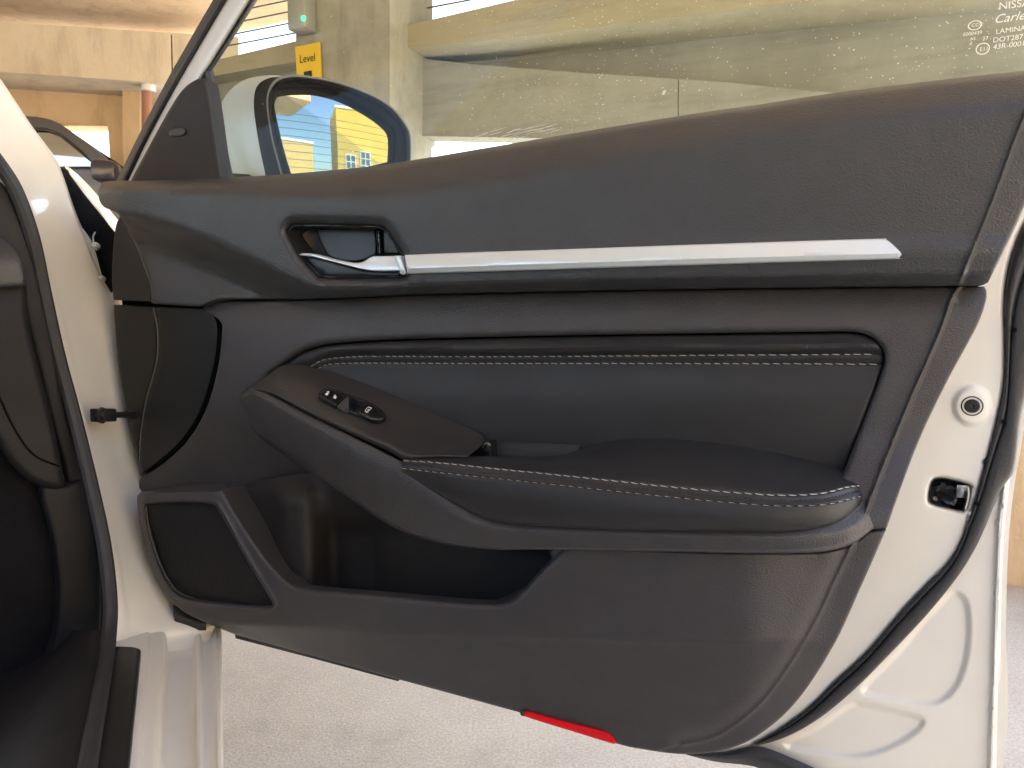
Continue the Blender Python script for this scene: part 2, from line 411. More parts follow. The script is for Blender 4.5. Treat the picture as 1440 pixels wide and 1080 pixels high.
def w_upper(x, y, d):
    yt = yc(x, TOP); yb = yc(x, YB); sp = yc(x, SPLIT)
    t = y - yt
    fold = np.interp(x, [140, 300, 600, 900, 1440], [16, 22, 60, 60, 60])
    w = 0.038 - 0.030 * (1 - ss(t / fold, -.75, 1.0)) - .012 * np.clip((fold * .9 - t) / (fold * .9), 0, 1) ** 2
    w = w - .020 * np.clip(1 - t / 9.0, 0, 1) ** 2                       # rolled top lip
    fallw = np.interp(x, [140, 330, 450, 600, 1400], [48, 62, 40, 26, 24])
    low = np.interp(x, [140, 300, 450, 600, 1400], [-.012, -.010, .004, .014, .012])
    k = ss((y - yb) / fallw, 0, 1); w = w * (1 - k) + low * k
    w = w + .012 * ss((y - yb - fallw * .8) / np.maximum(sp - yb - fallw * .8, 24), 0, 1) * (1 - ss(x, 290, 390))
    w = w + .004 * ss(y, 330, 350) * (1 - ss(y, 352, 386)) * ss(x, 600, 700)
    # rear return flange
    cx = xc(y, CREASE_U); ex = xc(y, EDGE_U)
    s = np.clip((x - cx) / np.maximum(ex - cx, 4), -1, 1.2)
    w = w + .0036 * np.exp(-((x - cx) / 3.0) ** 2) - .005 * ss(x - cx, -1, 7) - .002 * np.clip(s, 0, 1.2) ** 1.2
    # soft roll into the handle well
    h = dist(np.stack([x, y], -1), cr(HANDLE, True, 5), True); w = w - .009 * np.clip(1 - h / 16, 0, 1) ** 2
    # left end turns away
    w = w - .02 * np.clip((175 - x) / 38, 0, 1) ** 2
    return w + rim(d, 4, .003)
top_l = [p for p in cr([p for p in TOP if p[0] >= 165], False, 12)]
up_out = [(138, 270), (142, 259), (150, 255)] + [tuple(p) for p in top_l][1:-1] + [(1500, 93), (1500, 93), (1505, 130), (1440, 292), (1396, 384), (1388, 398), (1376, 401), (1345, 400), (1345, 400)] + \
    [tuple(p) for p in cr(SPLIT[1:10], False, 14)[::-1]][1:] + [(213, 425), (213, 400), (206, 378), (192, 345), (170, 306), (166, 300), (158, 296), (146, 291), (140, 282)]
utrim = sheet('upper_trim', up_out, w_upper, M['soft'], door, holes=[HANDLE], grid=8, skirt=.05, lines=[(CREASE_U, (-6, -4, -2.5, -1.2, 0, 1.2, 2.5, 4, 7, 12, 18)), (YB, (-6, 0, 6, 12, 18, 24, 30))])
# front end cap of the upper trim (dark triangle)
sheet('upper_end_cap', [(168, 307), (172, 312), (190, 343), (204, 378), (211, 401), (213, 424), (213, 424), (160, 422), (160, 422), (157.5, 395), (159, 350), (163, 318)], lambda x, y, d: -.006 - .02 * (213 - x) / 50 + rim(d, 2, .0015), M['cap'], utrim, grid=10)

# silver strip
def w_strip(x, y, d):
    b = yc(x, [(565, 385), (900, 374), (1130, 367.5), (1262, 364)]); t = b - y
    return .0445 + np.where(t > 7.5, .003 - .00022 * (t - 7.5), .003 * t / 7.5) + rim(d, 1.8, .0015)
strip = sheet('silver_trim_strip', [(569, 358.5), (569, 358.5), (640, 355.5), (800, 350), (1000, 343), (1150, 338), (1238, 335.5), (1246, 336.5), (1257, 345), (1266, 354), (1268, 358), (1264, 363), (1255, 364.3), (1130, 368), (900, 375), (740, 380), (573, 385), (573, 385)], w_strip, M['alu'], door, grid=6, rings=(1, 2, 3.2), skirt=.012, lines=[([(570, 377.5), (900, 367), (1130, 360.5), (1258, 356.5)], (-.8, 0, .8))])

# handle well
bez = sheet('handle_bezel', [(x + (x - 487) * .004, y + (y - 353) * .01) for x, y in HANDLE], lambda x, y, d: .026 + .0025 * np.sin(np.clip(d / 4.5, 0, 1) * math.pi), M['satin'], door,
            holes=[[(487 + (x - 487) * .952, 353.3 + (y - 353.3) * .90) for x, y in HANDLE]], grid=0, rings=(.7, 1.5, 2.3, 3.2), skirt=.035, step=3)
inn = [(487 + (x - 487) * .965, 353.3 + (y - 353.3) * .93) for x, y in HANDLE]
sheet('cup_back', inn, lambda x, y, d: -.004 + .010 * ss(x, 445, 415) + rim(d, 8, -.012), M['satin'], bez, grid=6, rings=(1.5, 3, 5, 8))
sheet('cup_flap', [(443, 320), (443, 320), (486, 319.5), (528, 321), (528, 321), (529, 357), (522, 361), (508, 367), (480, 368), (462, 360), (452, 344)], lambda x, y, d: .004 + .004 * (y - 320) / 45 + rim(d, 3, .002), M['satin'], bez, grid=8, rings=(1, 2, 3.5), skirt=.01)
sheet('cup_rib', [(528.5, 322), (528.5, 322), (535, 322), (535, 322), (537, 357), (537, 357), (531, 357), (531, 357)], lambda x, y, d: .010 + .003 * np.sin(np.clip((x - 528.5 - (y - 322) * .06) / 6.5, 0, 1) * math.pi), M['gloss'], bez, grid=2, rings=(), skirt=.01)
sheet('cup_block', [(539, 323), (545, 326), (556, 343), (563, 357), (563, 357), (540, 357), (540, 357)], lambda x, y, d: .012 + rim(d, 3, .003), M['satin'], bez, grid=6, rings=(1, 2), skirt=.015)
# lever: dark blade with bright upper edge
sheet('handle_blade', [(421, 361), (421, 361), (440, 361), (470, 368), (508, 379), (530, 381.5), (565, 381), (565, 381), (563, 388), (560, 388.5), (458, 388.5), (449, 386), (436, 376)], lambda x, y, d: .022 + .006 * ss(x, 430, 520) + rim(d, 4, .003), M['satin'], bez, grid=7, rings=(1, 2, 4), skirt=.012)
sheet('handle_lever', [(420, 358.5), (424, 356.5), (436, 356.2), (446, 358), (470, 364.5), (490, 368.5), (503, 369.5), (512, 367.5), (519, 362.5), (524, 360.3), (530, 360), (556, 360), (556, 360), (569, 381), (569, 381), (561, 380.8), (530, 381), (512, 379), (470, 368.5), (440, 361), (428, 359.8)],
      lambda x, y, d: .030 + .006 * ss(x, 430, 530) + .003 * ss((y - 358) / 22) + rim(d, 1.6, .0012), M['alu'], bez, grid=4, rings=(.8, 1.6, 3), skirt=.010)
sheet('lever_tip', [(555, 359.5), (555, 359.5), (563, 359.5), (563, 359.5), (570.5, 381), (571.5, 384.5), (565, 386), (562, 384), (562, 380)], lambda x, y, d: .042 + rim(d, 2, .0015), M['alu'], bez, grid=4, rings=(.8, 1.6), skirt=.01)

# middle trim
CREASE_M = [(1352, 398), (1338, 420), (1322, 466), (1280, 562), (1240, 660), (1213, 732), (1205, 760)]
EDGE_M = [(1392, 396), (1387, 420), (1372, 462), (1332, 536), (1290, 625), (1247, 742), (1240, 765)]
INSERT = [(372, 536), (400, 510), (437, 489), (500, 480.5), (600, 476), (800, 471.5), (1000, 468.5), (1150, 466.5), (1196, 466.5), (1222, 472), (1238, 486), (1244, 502), (1240, 524), (1215, 590), (1191, 655), (1186, 668), (1186, 668), (1180, 672), (700, 672), (640, 640), (480, 590), (400, 560)]
def flange(x, y, cre, edg, a=.005, b=.002):
    cx = xc(y, cre); ex = xc(y, edg)
    s = np.clip((x - cx) / np.maximum(ex - cx, 4), -1, 1.2)
    return .0040 * np.exp(-((x - cx) / 3.0) ** 2) - a * ss(x - cx, -1, 6) - b * np.clip(s, 0, 1.2) ** 1.15
def w_mid(x, y, d):
    sp = yc(x, SPLIT); t = y - sp
    w = .004 - .014 * np.clip(1 - t / 62, 0, 1) ** 2
    w = w + .045 * ss(y, 600, 745) * ss(x, 1040, 1160)
    w = w - .030 * ss(y, 560, 690) * (1 - ss(x, 440, 520)) - .006 * np.clip((380 - x) / 80, 0, 1) ** 1.5
    w = w + flange(x, y, CREASE_M, EDGE_M)
    h = dist(np.stack([x, y], -1), cr(INSERT, True, 6), True); w = w - .0035 * np.clip(1 - h / 8, 0, 1) ** 2
    return w + rim(d, 3, .0015)
mid_out = [(285, 432), (306, 424), (306, 424)] + [tuple(p) for p in cr([(306, 424), (420, 422), (570, 415.5), (750, 411.5), (900, 408.5), (1130, 405.5), (1343, 403.5)], False, 14)][1:] + \
    [(1343, 403.5), (1384, 403), (1387, 408), (1386, 425), (1372, 462), (1332, 536), (1290, 625), (1247, 742), (1247, 742), (1210, 744), (1100, 735), (700, 720), (480, 668), (440, 668), (335, 683), (230, 688), (200, 690), (199, 672), (225, 655), (262, 622), (290, 575), (307, 515), (312, 470), (310, 452)]
mtrim = sheet('middle_trim', mid_out, w_mid, M['plastic'], door, holes=[INSERT], grid=9, skirt=.05, lines=[(CREASE_M, (-6, -4, -2.5, -1.2, 0, 1.2, 2.5, 4, 7, 12, 18))])
cap_arc = [(288, 434), (300, 444), (306, 458), (306, 480), (301, 515), (284, 573), (257, 617), (222, 650), (199, 666)]
sheet('middle_end_cap', [(160, 428.5), (160, 428.5), (216, 431), (283, 434)] + cap_arc[1:] + [(199, 666), (190, 632), (178, 580), (168, 520), (162, 460)], lambda x, y, d: -.012 - .014 * np.clip((300 - x) / 140, 0, 1) - .004 * np.exp(-((x - xc(y, [(216, 430), (221, 462), (221, 495), (216, 525), (206, 560), (198, 610), (196, 665)])) / 1.6) ** 2) + rim(d, 3, .002), M['cap'], mtrim, grid=8, lines=[([(216, 432), (221, 462), (221, 495), (216, 525), (206, 560), (198, 600)], (-3, -1.5, 0, 1.5, 3))])
tube('cap_seam_highlight', [P(np.array(x * 1.), np.array(y * 1.), np.array(-.0165)) for x, y in [(216, 433), (221, 462), (221.5, 495), (216, 525), (206, 560), (198, 610), (196, 650)]], .0006, M['seam'], mtrim, 6)
tube('cap_seam_highlight', [P(np.array(x * 1.), np.array(y * 1.), np.array(-.0065)) for x, y in [(168, 306), (190, 342), (204.5, 378), (212, 401), (214, 425)]], .0007, M['seam'], utrim, 6)

# leather insert
INS2 = [(374, 537), (402, 511.5), (438, 491), (500, 482.5), (600, 478), (800, 473.5), (1000, 470.5), (1150, 468.5), (1195.5, 468.5), (1221, 473.5), (1236.7, 487), (1242.6, 502.5), (1238.8, 524), (1213.8, 590), (1189.8, 655), (1180, 668), (1180, 668), (700, 668), (640, 636), (480, 588), (402, 558)]
ST_A = [(437, 516), (446, 509.5), (460, 505), (490, 502), (540, 501), (660, 501.5), (800, 501), (1000, 499.5), (1130, 498.8), (1242, 498)]
ST_B = [(446, 519.5), (456, 514), (470, 511.5), (500, 510.5), (560, 510.5), (660, 511), (800, 511), (1000, 511.2), (1130, 511.5), (1240, 512.3)]
def w_ins(x, y, d):
    a = yc(x, ST_A); b = yc(x, ST_B)
    w = -.004 + .007 * np.exp(-((y - (a - 12)) / 9.5) ** 2) * ss(x, 400, 470)      # rolled bead over the seam
    w = w - .0018 * np.exp(-((y - a) / 1.8) ** 2) - .0018 * np.exp(-((y - b) / 1.8) ** 2) + .0012 * np.exp(-((y - (a + b) / 2) / 3) ** 2)
    w = w + .005 * ss(y, 515, 560) * np.exp(-((y - 575) / 80) ** 2)
    return w + rim(d, 6, .0035)
ins = sheet('leather_insert', INS2, w_ins, M['leather'], door, grid=7, skirt=.012, lines=[(ST_A, (-8, -5, -2.5, -1, 0, 1, 2.5)), (ST_B, (-2.5, -1, 0, 1, 2.5, 5, 9))])
def along(path, n=None, spacing=None):
    p = np.array(path); s = np.concatenate([[0], np.cumsum(np.linalg.norm(np.diff(p, axis=0), axis=1))])
    t = np.arange(spacing * .5, s[-1], spacing); return np.stack([np.interp(t, s, p[:, k]) for k in range(p.shape[1])], 1)
def stitches(name, pts3, length, gap, rad, m, parent, lean=0.0, normal=None):
    """thread: separate stitches lying along a seam"""
    p = np.asarray(pts3); s = np.concatenate([[0], np.cumsum(np.linalg.norm(np.diff(p, axis=0), axis=1))])
    V, F = [], []; seg = 6; prof = [(0, .25), (.12, .85), (.5, 1.0), (.88, .85), (1, .25)]
    pos = 0.0; at = lambda t: np.array([np.interp(t, s, p[:, k]) for k in range(3)]); nn = DOOR.n if normal is None else normal
    while pos + length < s[-1]:
        ln = length * random.uniform(.9, 1.08)
        a, b = at(pos), at(pos + ln); t = b - a; t /= np.linalg.norm(t) + 1e-12; up = np.cross(t, nn); up /= np.linalg.norm(up)
        k0 = len(V); j = random.uniform(-.12, .12) * rad
        for f, r_ in prof:
            c = a + (b - a) * f + nn * rad * (.25 + .55 * math.sin(math.pi * f)) + up * (lean * (f - .5) + j)
            for q in range(seg):
                an = 2 * math.pi * q / seg; V.append(c + rad * r_ * (math.cos(an) * up + math.sin(an) * nn * .8))
        F += [tuple(k0 + i for i in f) for f in grid_faces(5, seg, True)] + [tuple(k0 + q for q in range(seg)), tuple(k0 + 4 * seg + q for q in range(seg))]
        pos += ln + gap
    return tag(obj(name, V, F, m, parent), kind='stuff')
def dots(name, pts3, spacing, rad, m, parent, normal=None):
    p = np.asarray(pts3); q = along(p, spacing=spacing); nn = DOOR.n if normal is None else normal; V, F = [], []
    ux = np.cross(nn, [0, 0, 1.]); ux /= np.linalg.norm(ux); uy = np.cross(ux, nn)
    for c in q:
        k0 = len(V)
        for k in range(8): V.append(c + rad * (math.cos(k * math.pi / 4) * ux + math.sin(k * math.pi / 4) * uy) + nn * .0001)
        V.append(c - nn * rad * .8 + nn * .0003)
        F += [(k0 + k, k0 + (k + 1) % 8, k0 + 8) for k in range(8)]
    return tag(obj(name, V, F, m, parent, False), kind='stuff')
for nm, ln in (('stitch_row', ST_A), ('stitch_row', ST_B)):
    c = cr(ln, False, 3); w = w_ins(c[:, 0], c[:, 1], np.full(len(c), 30.))
    stitches(nm, P(c[:, 0], c[:, 1], w + .0003), .0070, .0024, .00042, M['thread'], ins, .0006)
c = cr([((a[0] + b[0]) / 2, (a[1] + b[1]) / 2) for a, b in zip(ST_A, ST_B)], False, 3); w = w_ins(c[:, 0], c[:, 1], np.full(len(c), 30.))
dots('needle_holes', P(c[:, 0], c[:, 1], w), .0042, .0007, M['hole'], ins)

# armrest base (the long moulded apron under the pad and switches)
base = loft('armrest_base', [
    [(333, 563, -.006), (345, 548, .014), (372, 551.5, .030), (480, 606, .062), (566, 650, .086), (640, 690, .080), (690, 715, .076), (760, 725, .074), (950, 730, .074), (1110, 730, .070), (1180, 715, .056), (1214, 700, .036)],
    [(333, 566, -.008), (346, 553, .016), (372, 557, .034), (480, 611.5, .066), (566, 656.5, .090), (630, 706, .090), (684, 734, .086), (760, 742, .084), (950, 748, .084), (1110, 749, .080), (1180, 739, .066), (1217, 716, .046)],
    [(334, 569, -.010), (347, 560, .018), (374, 568, .036), (470, 622, .066), (556, 676, .090), (618, 722, .091), (684, 746, .088), (760, 752, .086), (950, 757, .086), (1110, 758, .082), (1185, 748, .068), (1222, 724, .048)],
    [(335, 572, -.014), (350, 583, .010), (392, 612, .026), (460, 656, .052), (548, 716, .080), (612, 750, .086), (690, 765, .085), (760, 768, .084), (950, 771, .084), (1110, 772, .080), (1185, 762, .067), (1226, 734, .048)],
    [(336, 576, -.022), (356, 606, -.006), (402, 641, .006), (470, 685, .034), (548, 738, .066), (612, 762, .078), (690, 772.5, .080), (760, 773, .080), (950, 776, .080), (1110, 778, .077), (1186, 770, .064), (1229, 742, .046)],
    [(338, 577, -.03), (358, 605, -.03), (404, 640, -.025), (472, 684, -.01), (550, 737, .02), (614, 761, .03), (690, 771.5, .04), (760, 772.5, .04), (950, 775, .04), (1110, 777, .04), (1186, 769, .04), (1229, 742, .03)]],
    M['plastic'], door, sr=6, sc=10, sharp=60)

# switch panel on the forward armrest
sw_rows = [[(350, 543.5, .003), (372, 530, .004), (386, 520, .004), (402, 513.5, .004), (440, 516, .003), (520, 543, .003), (600, 577, .004), (650, 598, .004), (676, 611, .005), (683, 619, .007)],
           [(349, 545, .012), (366, 540, .018), (384, 536, .022), (406, 533, .027), (440, 541, .030), (505, 569, .034), (575, 601, .036), (620, 620, .038), (650, 627, .036), (672, 631, .032)],
           [(348, 546, .016), (362, 547, .026), (386, 550, .036), (412, 560, .046), (440, 574, .054), (490, 597, .064), (545, 621, .074), (578, 636, .078), (620, 639, .070), (659, 641, .055)],
           [(347, 546.8, .017), (361, 548.3, .028), (385, 554, .038), (411, 567, .049), (438, 581, .057), (488, 605, .067), (543, 630, .078), (574, 644.5, .083), (612, 644, .072), (657, 644, .055)],
           [(346.5, 548, .013), (361, 550, .024), (385, 556, .034), (411, 569, .045), (438, 583.5, .053), (488, 608, .062), (542, 633.5, .074), (572, 648, .079), (610, 648, .066), (655, 647, .05)]]
swp = loft('switch_panel', sw_rows, M['switch'], door, sr=6, sc=7, sharp=50)

# the panel's own plane under the switches, read off its surface
from mathutils.bvhtree import BVHTree
_me = swp.data; _bv = BVHTree.FromPolygons([v.co + door.location for v in _me.vertices], [tuple(p.vertices) for p in _me.polygons])
def hit(x, y):
    h = _bv.ray_cast(Vector(CAMP), Vector(ray(np.array(float(x)), np.array(float(y)))).normalized()); return np.array(h[0])
PT = [hit(450, 556), hit(540, 588), hit(500, 558)]
PT = [hit(495, 569)] + PT[:2] + [hit(478, 573), hit(505, 560)]
SWN = np.cross(PT[2] - PT[1], PT[4] - PT[3]); SWN /= np.linalg.norm(SWN); SWN *= (1 if SWN[2] > 0 else -1)
PT[0] = PT[0] + SWN * .0015
class SW:                                   # sheet() on the tilted panel plane; w lifts along its normal
    n = SWN
    def __call__(s, x, y, w):
        r = ray(x, y); o = PT[0]; t = (((o - CAMP) @ SWN) + np.asarray(w)) / (r @ SWN); return CAMP + r * t[..., None]
SWP = SW()
sw_out = [(448, 553), (455, 547.5), (463, 546), (480, 550), (500, 558), (522, 566.5), (536, 576), (542.5, 583), (541, 589), (534, 592.5), (524, 592), (505, 585), (478, 573), (455, 563), (448, 558)]
pod = sheet('switch_pod', sw_out, lambda x, y, d: .0012 + .0012 * np.sin(np.clip(d / 3, 0, 1) * math.pi), M['gloss'], swp, grid=6, rings=(.7, 1.4, 2.2, 3), skirt=.008, plane=SWP, step=3)
sheet('lock_switch', [(449.5, 556), (456, 549.5), (464, 548), (474, 551), (486, 557), (486, 557), (472, 570.5), (472, 570.5), (458, 563)], lambda x, y, d: .0045 + rim(d, 2, .0015), M['gloss'], swp, grid=4, rings=(.7, 1.4, 2.2), skirt=.005, plane=SWP, step=3)
sheet('switch_scoop', [(487, 558), (487, 558), (492, 560), (501, 573), (496, 577), (486, 578), (474, 571.5), (474, 571.5)], lambda x, y, d: .003 - .003 * ss(x, 478, 500), M['plastic'], swp, grid=4, rings=(.7, 1.4), skirt=.004, plane=SWP, step=3)
sheet('window_switch', [(508, 569), (523, 568.5), (535, 577), (541, 583.5), (540, 588.5), (533.5, 591.5), (524, 591), (512, 586), (500, 580.5), (502, 576)], lambda x, y, d: .005 + .0015 * ss(x, 500, 520) + rim(d, 2.4, .002), M['gloss'], swp, grid=4, rings=(.7, 1.4, 2.4), skirt=.005, plane=SWP, step=3)
def glyph(name, polys, w, parent, m='legend', plane=None):
    V, F = [], []; plane = plane or SWP
    for pl in polys:
        a = np.array(pl, float); k = len(V); V += list(plane(a[:, 0], a[:, 1], np.full(len(a), w))); F.append(tuple(range(k, k + len(a))))
    return obj(name, V, F, M[m], parent, False)
glyph('lock_legend', [[(456.5, 554.5), (459.5, 552), (462.5, 553), (460, 556.3)], [(459, 551.2), (461.5, 549.9), (463.6, 551), (462.3, 552.2)]], .0049, swp)
glyph('unlock_legend', [[(468, 559.3), (471, 556.8), (474, 557.8), (471.6, 561)], [(469, 556.6), (471.5, 554.9), (472.6, 555.7), (470.4, 557)]], .0049, swp)
def outline_poly(p, t=.82):
    p = np.array(p, float); c = p.mean(0); q = c + (p - c) * t; n = len(p)
    return [[tuple(p[i]), tuple(p[(i + 1) % n]), tuple(q[(i + 1) % n]), tuple(q[i])] for i in range(n)]
glyph('window_legend', outline_poly([(513, 578.5), (515, 574.3), (518.3, 571.8), (523.3, 573.6), (516.3, 580.6)], .74) + [[(516.4, 576.8), (518.6, 575), (519.4, 575.4), (517.4, 577.3)], [(515.5, 577.2), (517, 577.9), (516.2, 578.4)]], .0068, swp)

# pull cup behind the pad
sheet('pull_cup', [(664, 645), (672, 634), (680, 622), (690, 621), (760, 623.5), (815, 627), (815, 627), (812, 655), (812, 655), (660, 655)], lambda x, y, d: .004 - .004 * ss(y, 640, 622) + .012 * ss(x, 700, 668), M['pocket'], door, grid=6, rings=(1.5, 3, 5), skirt=.01)
sheet('pull_cup_end', [(664, 643), (672, 633), (681, 622), (688, 620.5), (692, 624), (693, 645), (693, 645)], lambda x, y, d: .022 - .004 * ss(x, 684, 692) + rim(d, 3, .002), M['gloss'], door, grid=4, rings=(1, 2), skirt=.012, step=3)

# armrest pad
pc = [  # x, y, depth of each row, column by column: back edge, top middle, upper seam, lower seam, belly, bottom edge, tuck
    [(571, 645.5, .066), (569, 646, .082), (567, 647.5, .090), (565.5, 659, .093), (566, 663, .092), (568, 668, .088), (570, 668, .07)],
    [(610, 641.5, .048), (615, 645, .074), (620, 651, .090), (620, 665, .095), (614, 682, .096), (611, 693, .090), (613, 692, .07)],
    [(690, 641.5, .034), (696, 649, .070), (700, 659.5, .090), (700, 673.5, .096), (694, 706, .099), (689, 730, .092), (690, 728, .07)],
    [(780, 641, .026), (786, 652, .066), (790, 668.5, .090), (790, 683, .096), (780, 714, .100), (770, 739, .092), (770, 737, .07)],
    [(848, 622, .000), (855, 646, .050), (860, 676, .088), (860, 690.5, .095), (855, 720, .100), (850, 743.5, .091), (850, 741, .07)],
    [(900, 614.5, -.002), (922, 645, .048), (940, 684.5, .087), (940, 699, .094), (940, 726, .099), (940, 746, .090), (940, 743, .07)],
    [(990, 620, -.002), (1012, 654, .046), (1030, 692.5, .084), (1030, 707.5, .091), (1030, 731, .096), (1030, 747, .088), (1030, 744, .065)],
    [(1078, 633.5, -.002), (1090, 664, .044), (1100, 696.5, .079), (1100, 712, .086), (1100, 733, .090), (1100, 748, .083), (1100, 745, .06)],
    [(1140, 647.5, -.002), (1148, 671, .038), (1155, 694, .068), (1160, 710, .075), (1160, 729, .078), (1160, 741, .072), (1158, 738, .05)],
    [(1190, 662, -.002), (1191, 674, .026), (1192, 685, .046), (1197, 702, .052), (1199, 715, .054), (1197, 724, .050), (1194, 721, .03)],
    [(1219, 679.5, -.004), (1218, 681, .012), (1217, 683, .022), (1221.5, 694.5, .026), (1222, 698, .026), (1221, 702, .024), (1218, 700, .01)]]
prow = [[c[i] for c in pc] for i in range(7)]
# dense rows keep the sewn seam crisp
def seamrow(i, j, f, dz): return [(a[0] + (b[0] - a[0]) * f, a[1] + (b[1] - a[1]) * f, a[2] + (b[2] - a[2]) * f + dz) for a, b in zip(prow[i], prow[j])]
rows = [prow[0], seamrow(0, 1, .5, .003), prow[1], seamrow(1, 2, .6, .003), seamrow(1, 2, .9, .0022), seamrow(2, 2, 0, -.0004), seamrow(2, 3, .14, .0014), seamrow(2, 3, .5, .0004), seamrow(2, 3, .86, .0014), seamrow(3, 3, 0, -.0004), seamrow(3, 4, .10, .0022), prow[4], prow[5], prow[6]]
pad = loft('armrest_pad', rows, M['leather'], door, sr=5, sc=10, sharp=70)
for i in (2, 3):
    c = cr(prow[i], False, 3); stitches('stitch_row', P(c[:, 0], c[:, 1], c[:, 2] + .0004), .0070, .0022, .00048, M['thread'], pad, .0008)
c = cr(seamrow(2, 3, .5, .0006), False, 3); dots('needle_holes', P(c[:, 0], c[:, 1], c[:, 2]), .0040, .0008, M['hole'], pad)

# lower trim with map pocket opening and speaker
CREASE_L = [(1215, 728), (1205, 752), (1178, 808), (1148, 872), (1110, 936), (1066, 993), (1010, 1034), (960, 1047)]
EDGE_L = [(1254, 722), (1246, 745), (1212, 822), (1172, 908), (1122, 984), (1072, 1030), (1022, 1054), (962, 1061)]
POCKET_R = [(1200, 762), (1160, 776), (1000, 777), (792, 770), (775, 786), (757, 805), (740, 824), (725, 839), (712, 846), (695, 848), (640, 845), (540, 836), (430, 826), (408, 818), (392, 804), (372, 780), (345, 740), (322, 702), (316, 691)]
SPK = [(205, 714), (214, 709), (260, 706.5), (296, 709), (306, 716), (322, 744), (352, 797), (383, 847), (384, 852), (374, 853), (320, 849), (268, 842), (248, 833), (234, 815), (222, 785), (211, 748)]
def w_low(x, y, d):
    ed = yc(x, [(190, 850), (245, 862), (330, 893), (735, 1003), (865, 1045), (960, 1061), (1250, 1100)])
    w = .030 + .040 * ss(x, 330, 560)
    crease = yc(x, [(190, 868), (330, 878), (600, 892), (1000, 905), (1250, 905)])
    k = np.clip((y - crease) / np.maximum(ed - crease, 10), 0, 1)
    w = w - .040 * k ** 1.1 * ss(x, 200, 330) - .003 * ss(y - crease, -6, 6)
    # rear return flange beyond the crease line
    p2 = np.stack([x, y], -1); ce_ = cr(CREASE_L, False, 6); ee = cr(EDGE_L, False, 6)
    dc = dist(p2, ce_); de = dist(p2, ee); poly = np.concatenate([[(1218, 700)], ce_, [(900, 1062), (900, 1200), (1500, 1200), (1500, 700)]]); beyond = inside(p2, poly)
    sgn = np.where(beyond, dc, -dc); f = np.clip(dc / (dc + de + 1e-6), 0, 1) * beyond
    w = w - .018 * ss(x, 1040, 1180) - .009 * ss(sgn, -26, 5) + .0022 * np.exp(-(sgn / 3.0) ** 2) - .003 * f ** 1.1
    # left edge rolls away
    w = w - .018 * np.clip((215 - x) / 30, 0, 1) ** 2 * (1 - ss(y, 800, 860))
    h = dist(p2, cr(POCKET_R[3:], False, 5)); w = w - .006 * np.clip(1 - h / 9, 0, 1) ** 2
    hs = dist(p2, cr(SPK, True, 6), True); w = w + .003 * np.exp(-((hs - 4) / 3) ** 2)
    return w + rim(d, 4, .003)
low_out = [(1246, 745), (1246, 745), (1222, 748), (1210, 757)] + POCKET_R + [(312, 689), (300, 690), (230, 692), (197, 693), (193, 697), (193, 710), (197, 742), (207, 782), (220, 815), (236, 840), (258, 860), (290, 876), (330, 892), (330, 892), (530, 947), (735, 1003), (735, 1003), (800, 1024), (865, 1045), (900, 1053), (962, 1060.5), (1022, 1054), (1072, 1030), (1122, 984), (1172, 908), (1212, 822)]
lip = lambda p: .065 - .055 * ss(p[:, 0], 392, 425) * (1 - ss(p[:, 0], 690, 722)) * ((p[:, 1] > 800) & (p[:, 1] < 855))
ltrim = sheet('lower_trim', low_out, w_low, M['plastic'], door, holes=[SPK], grid=9, skirt=lip, lines=[(CREASE_L, (-12, -7, -4, -2.5, -1.2, 0, 1.2, 2.5, 4, 7, 12)), ([(190, 868), (330, 878), (600, 892), (1000, 905), (1120, 905)], (-6, -2, 2, 6))], sharp=45)
sheet('speaker_grille', [(295 + (x - 295) * 1.0, 780 + (y - 780) * 1.0) for x, y in SPK], lambda x, y, d: .0245 + .0035 * np.clip(d / 10, 0, 1), M['speaker'], ltrim, grid=10, rings=(1, 2, 4), skirt=.01)
tube('grille_bead', [P(np.array(float(x)), np.array(float(y)), np.array(.0335)) for x, y in [(206, 712), (208, 735), (214, 760), (224, 790), (238, 817), (252, 833), (272, 841)]], .0010, M['satin'], ltrim, 6)
# pocket liner: back wall with moulded bottle holder
def w_liner(x, y, d):
    w = -.018 + .014 * ss(x, 560, 760) + .004 * ss(y, 760, 690)
    w = w + .030 * np.exp(-np.abs((x - 416 - (y - 745) * .06) / 33) ** 2.6) * ss(y, 656, 712)
    w = w - .022 * ss(x, 438, 476) * (1 - ss(x, 520, 580)) * ss(y, 690, 760)
    return w
liner = sheet('pocket_liner', [(318, 690), (335, 682), (440, 666), (490, 690), (800, 745), (830, 775), (800, 800), (740, 860), (640, 862), (400, 850), (350, 800)], w_liner, M['pocket'], door, grid=5, rings=(2, 5), skirt=.0)
# red courtesy lens
lens = sheet('red_reflector', [(737, 1001), (740, 1000), (780, 1011), (840, 1026), (854, 1031), (864, 1041), (866, 1045.5), (862, 1046), (810, 1030), (737, 1007)], lambda x, y, d: w_low(x, y, d + 40) + .0035 + rim(d, 2.5, .002), M['red'], ltrim, grid=6, rings=(1, 2.2), skirt=.008, step=4)
sheet('reflector_clip', [(731.5, 1002), (734, 999.5), (737, 1000), (737, 1007), (732.5, 1006)], lambda x, y, d: w_low(x, y, d + 40) + .004, M['rubber'], ltrim, grid=2, rings=(.8,), skirt=.008, step=2)

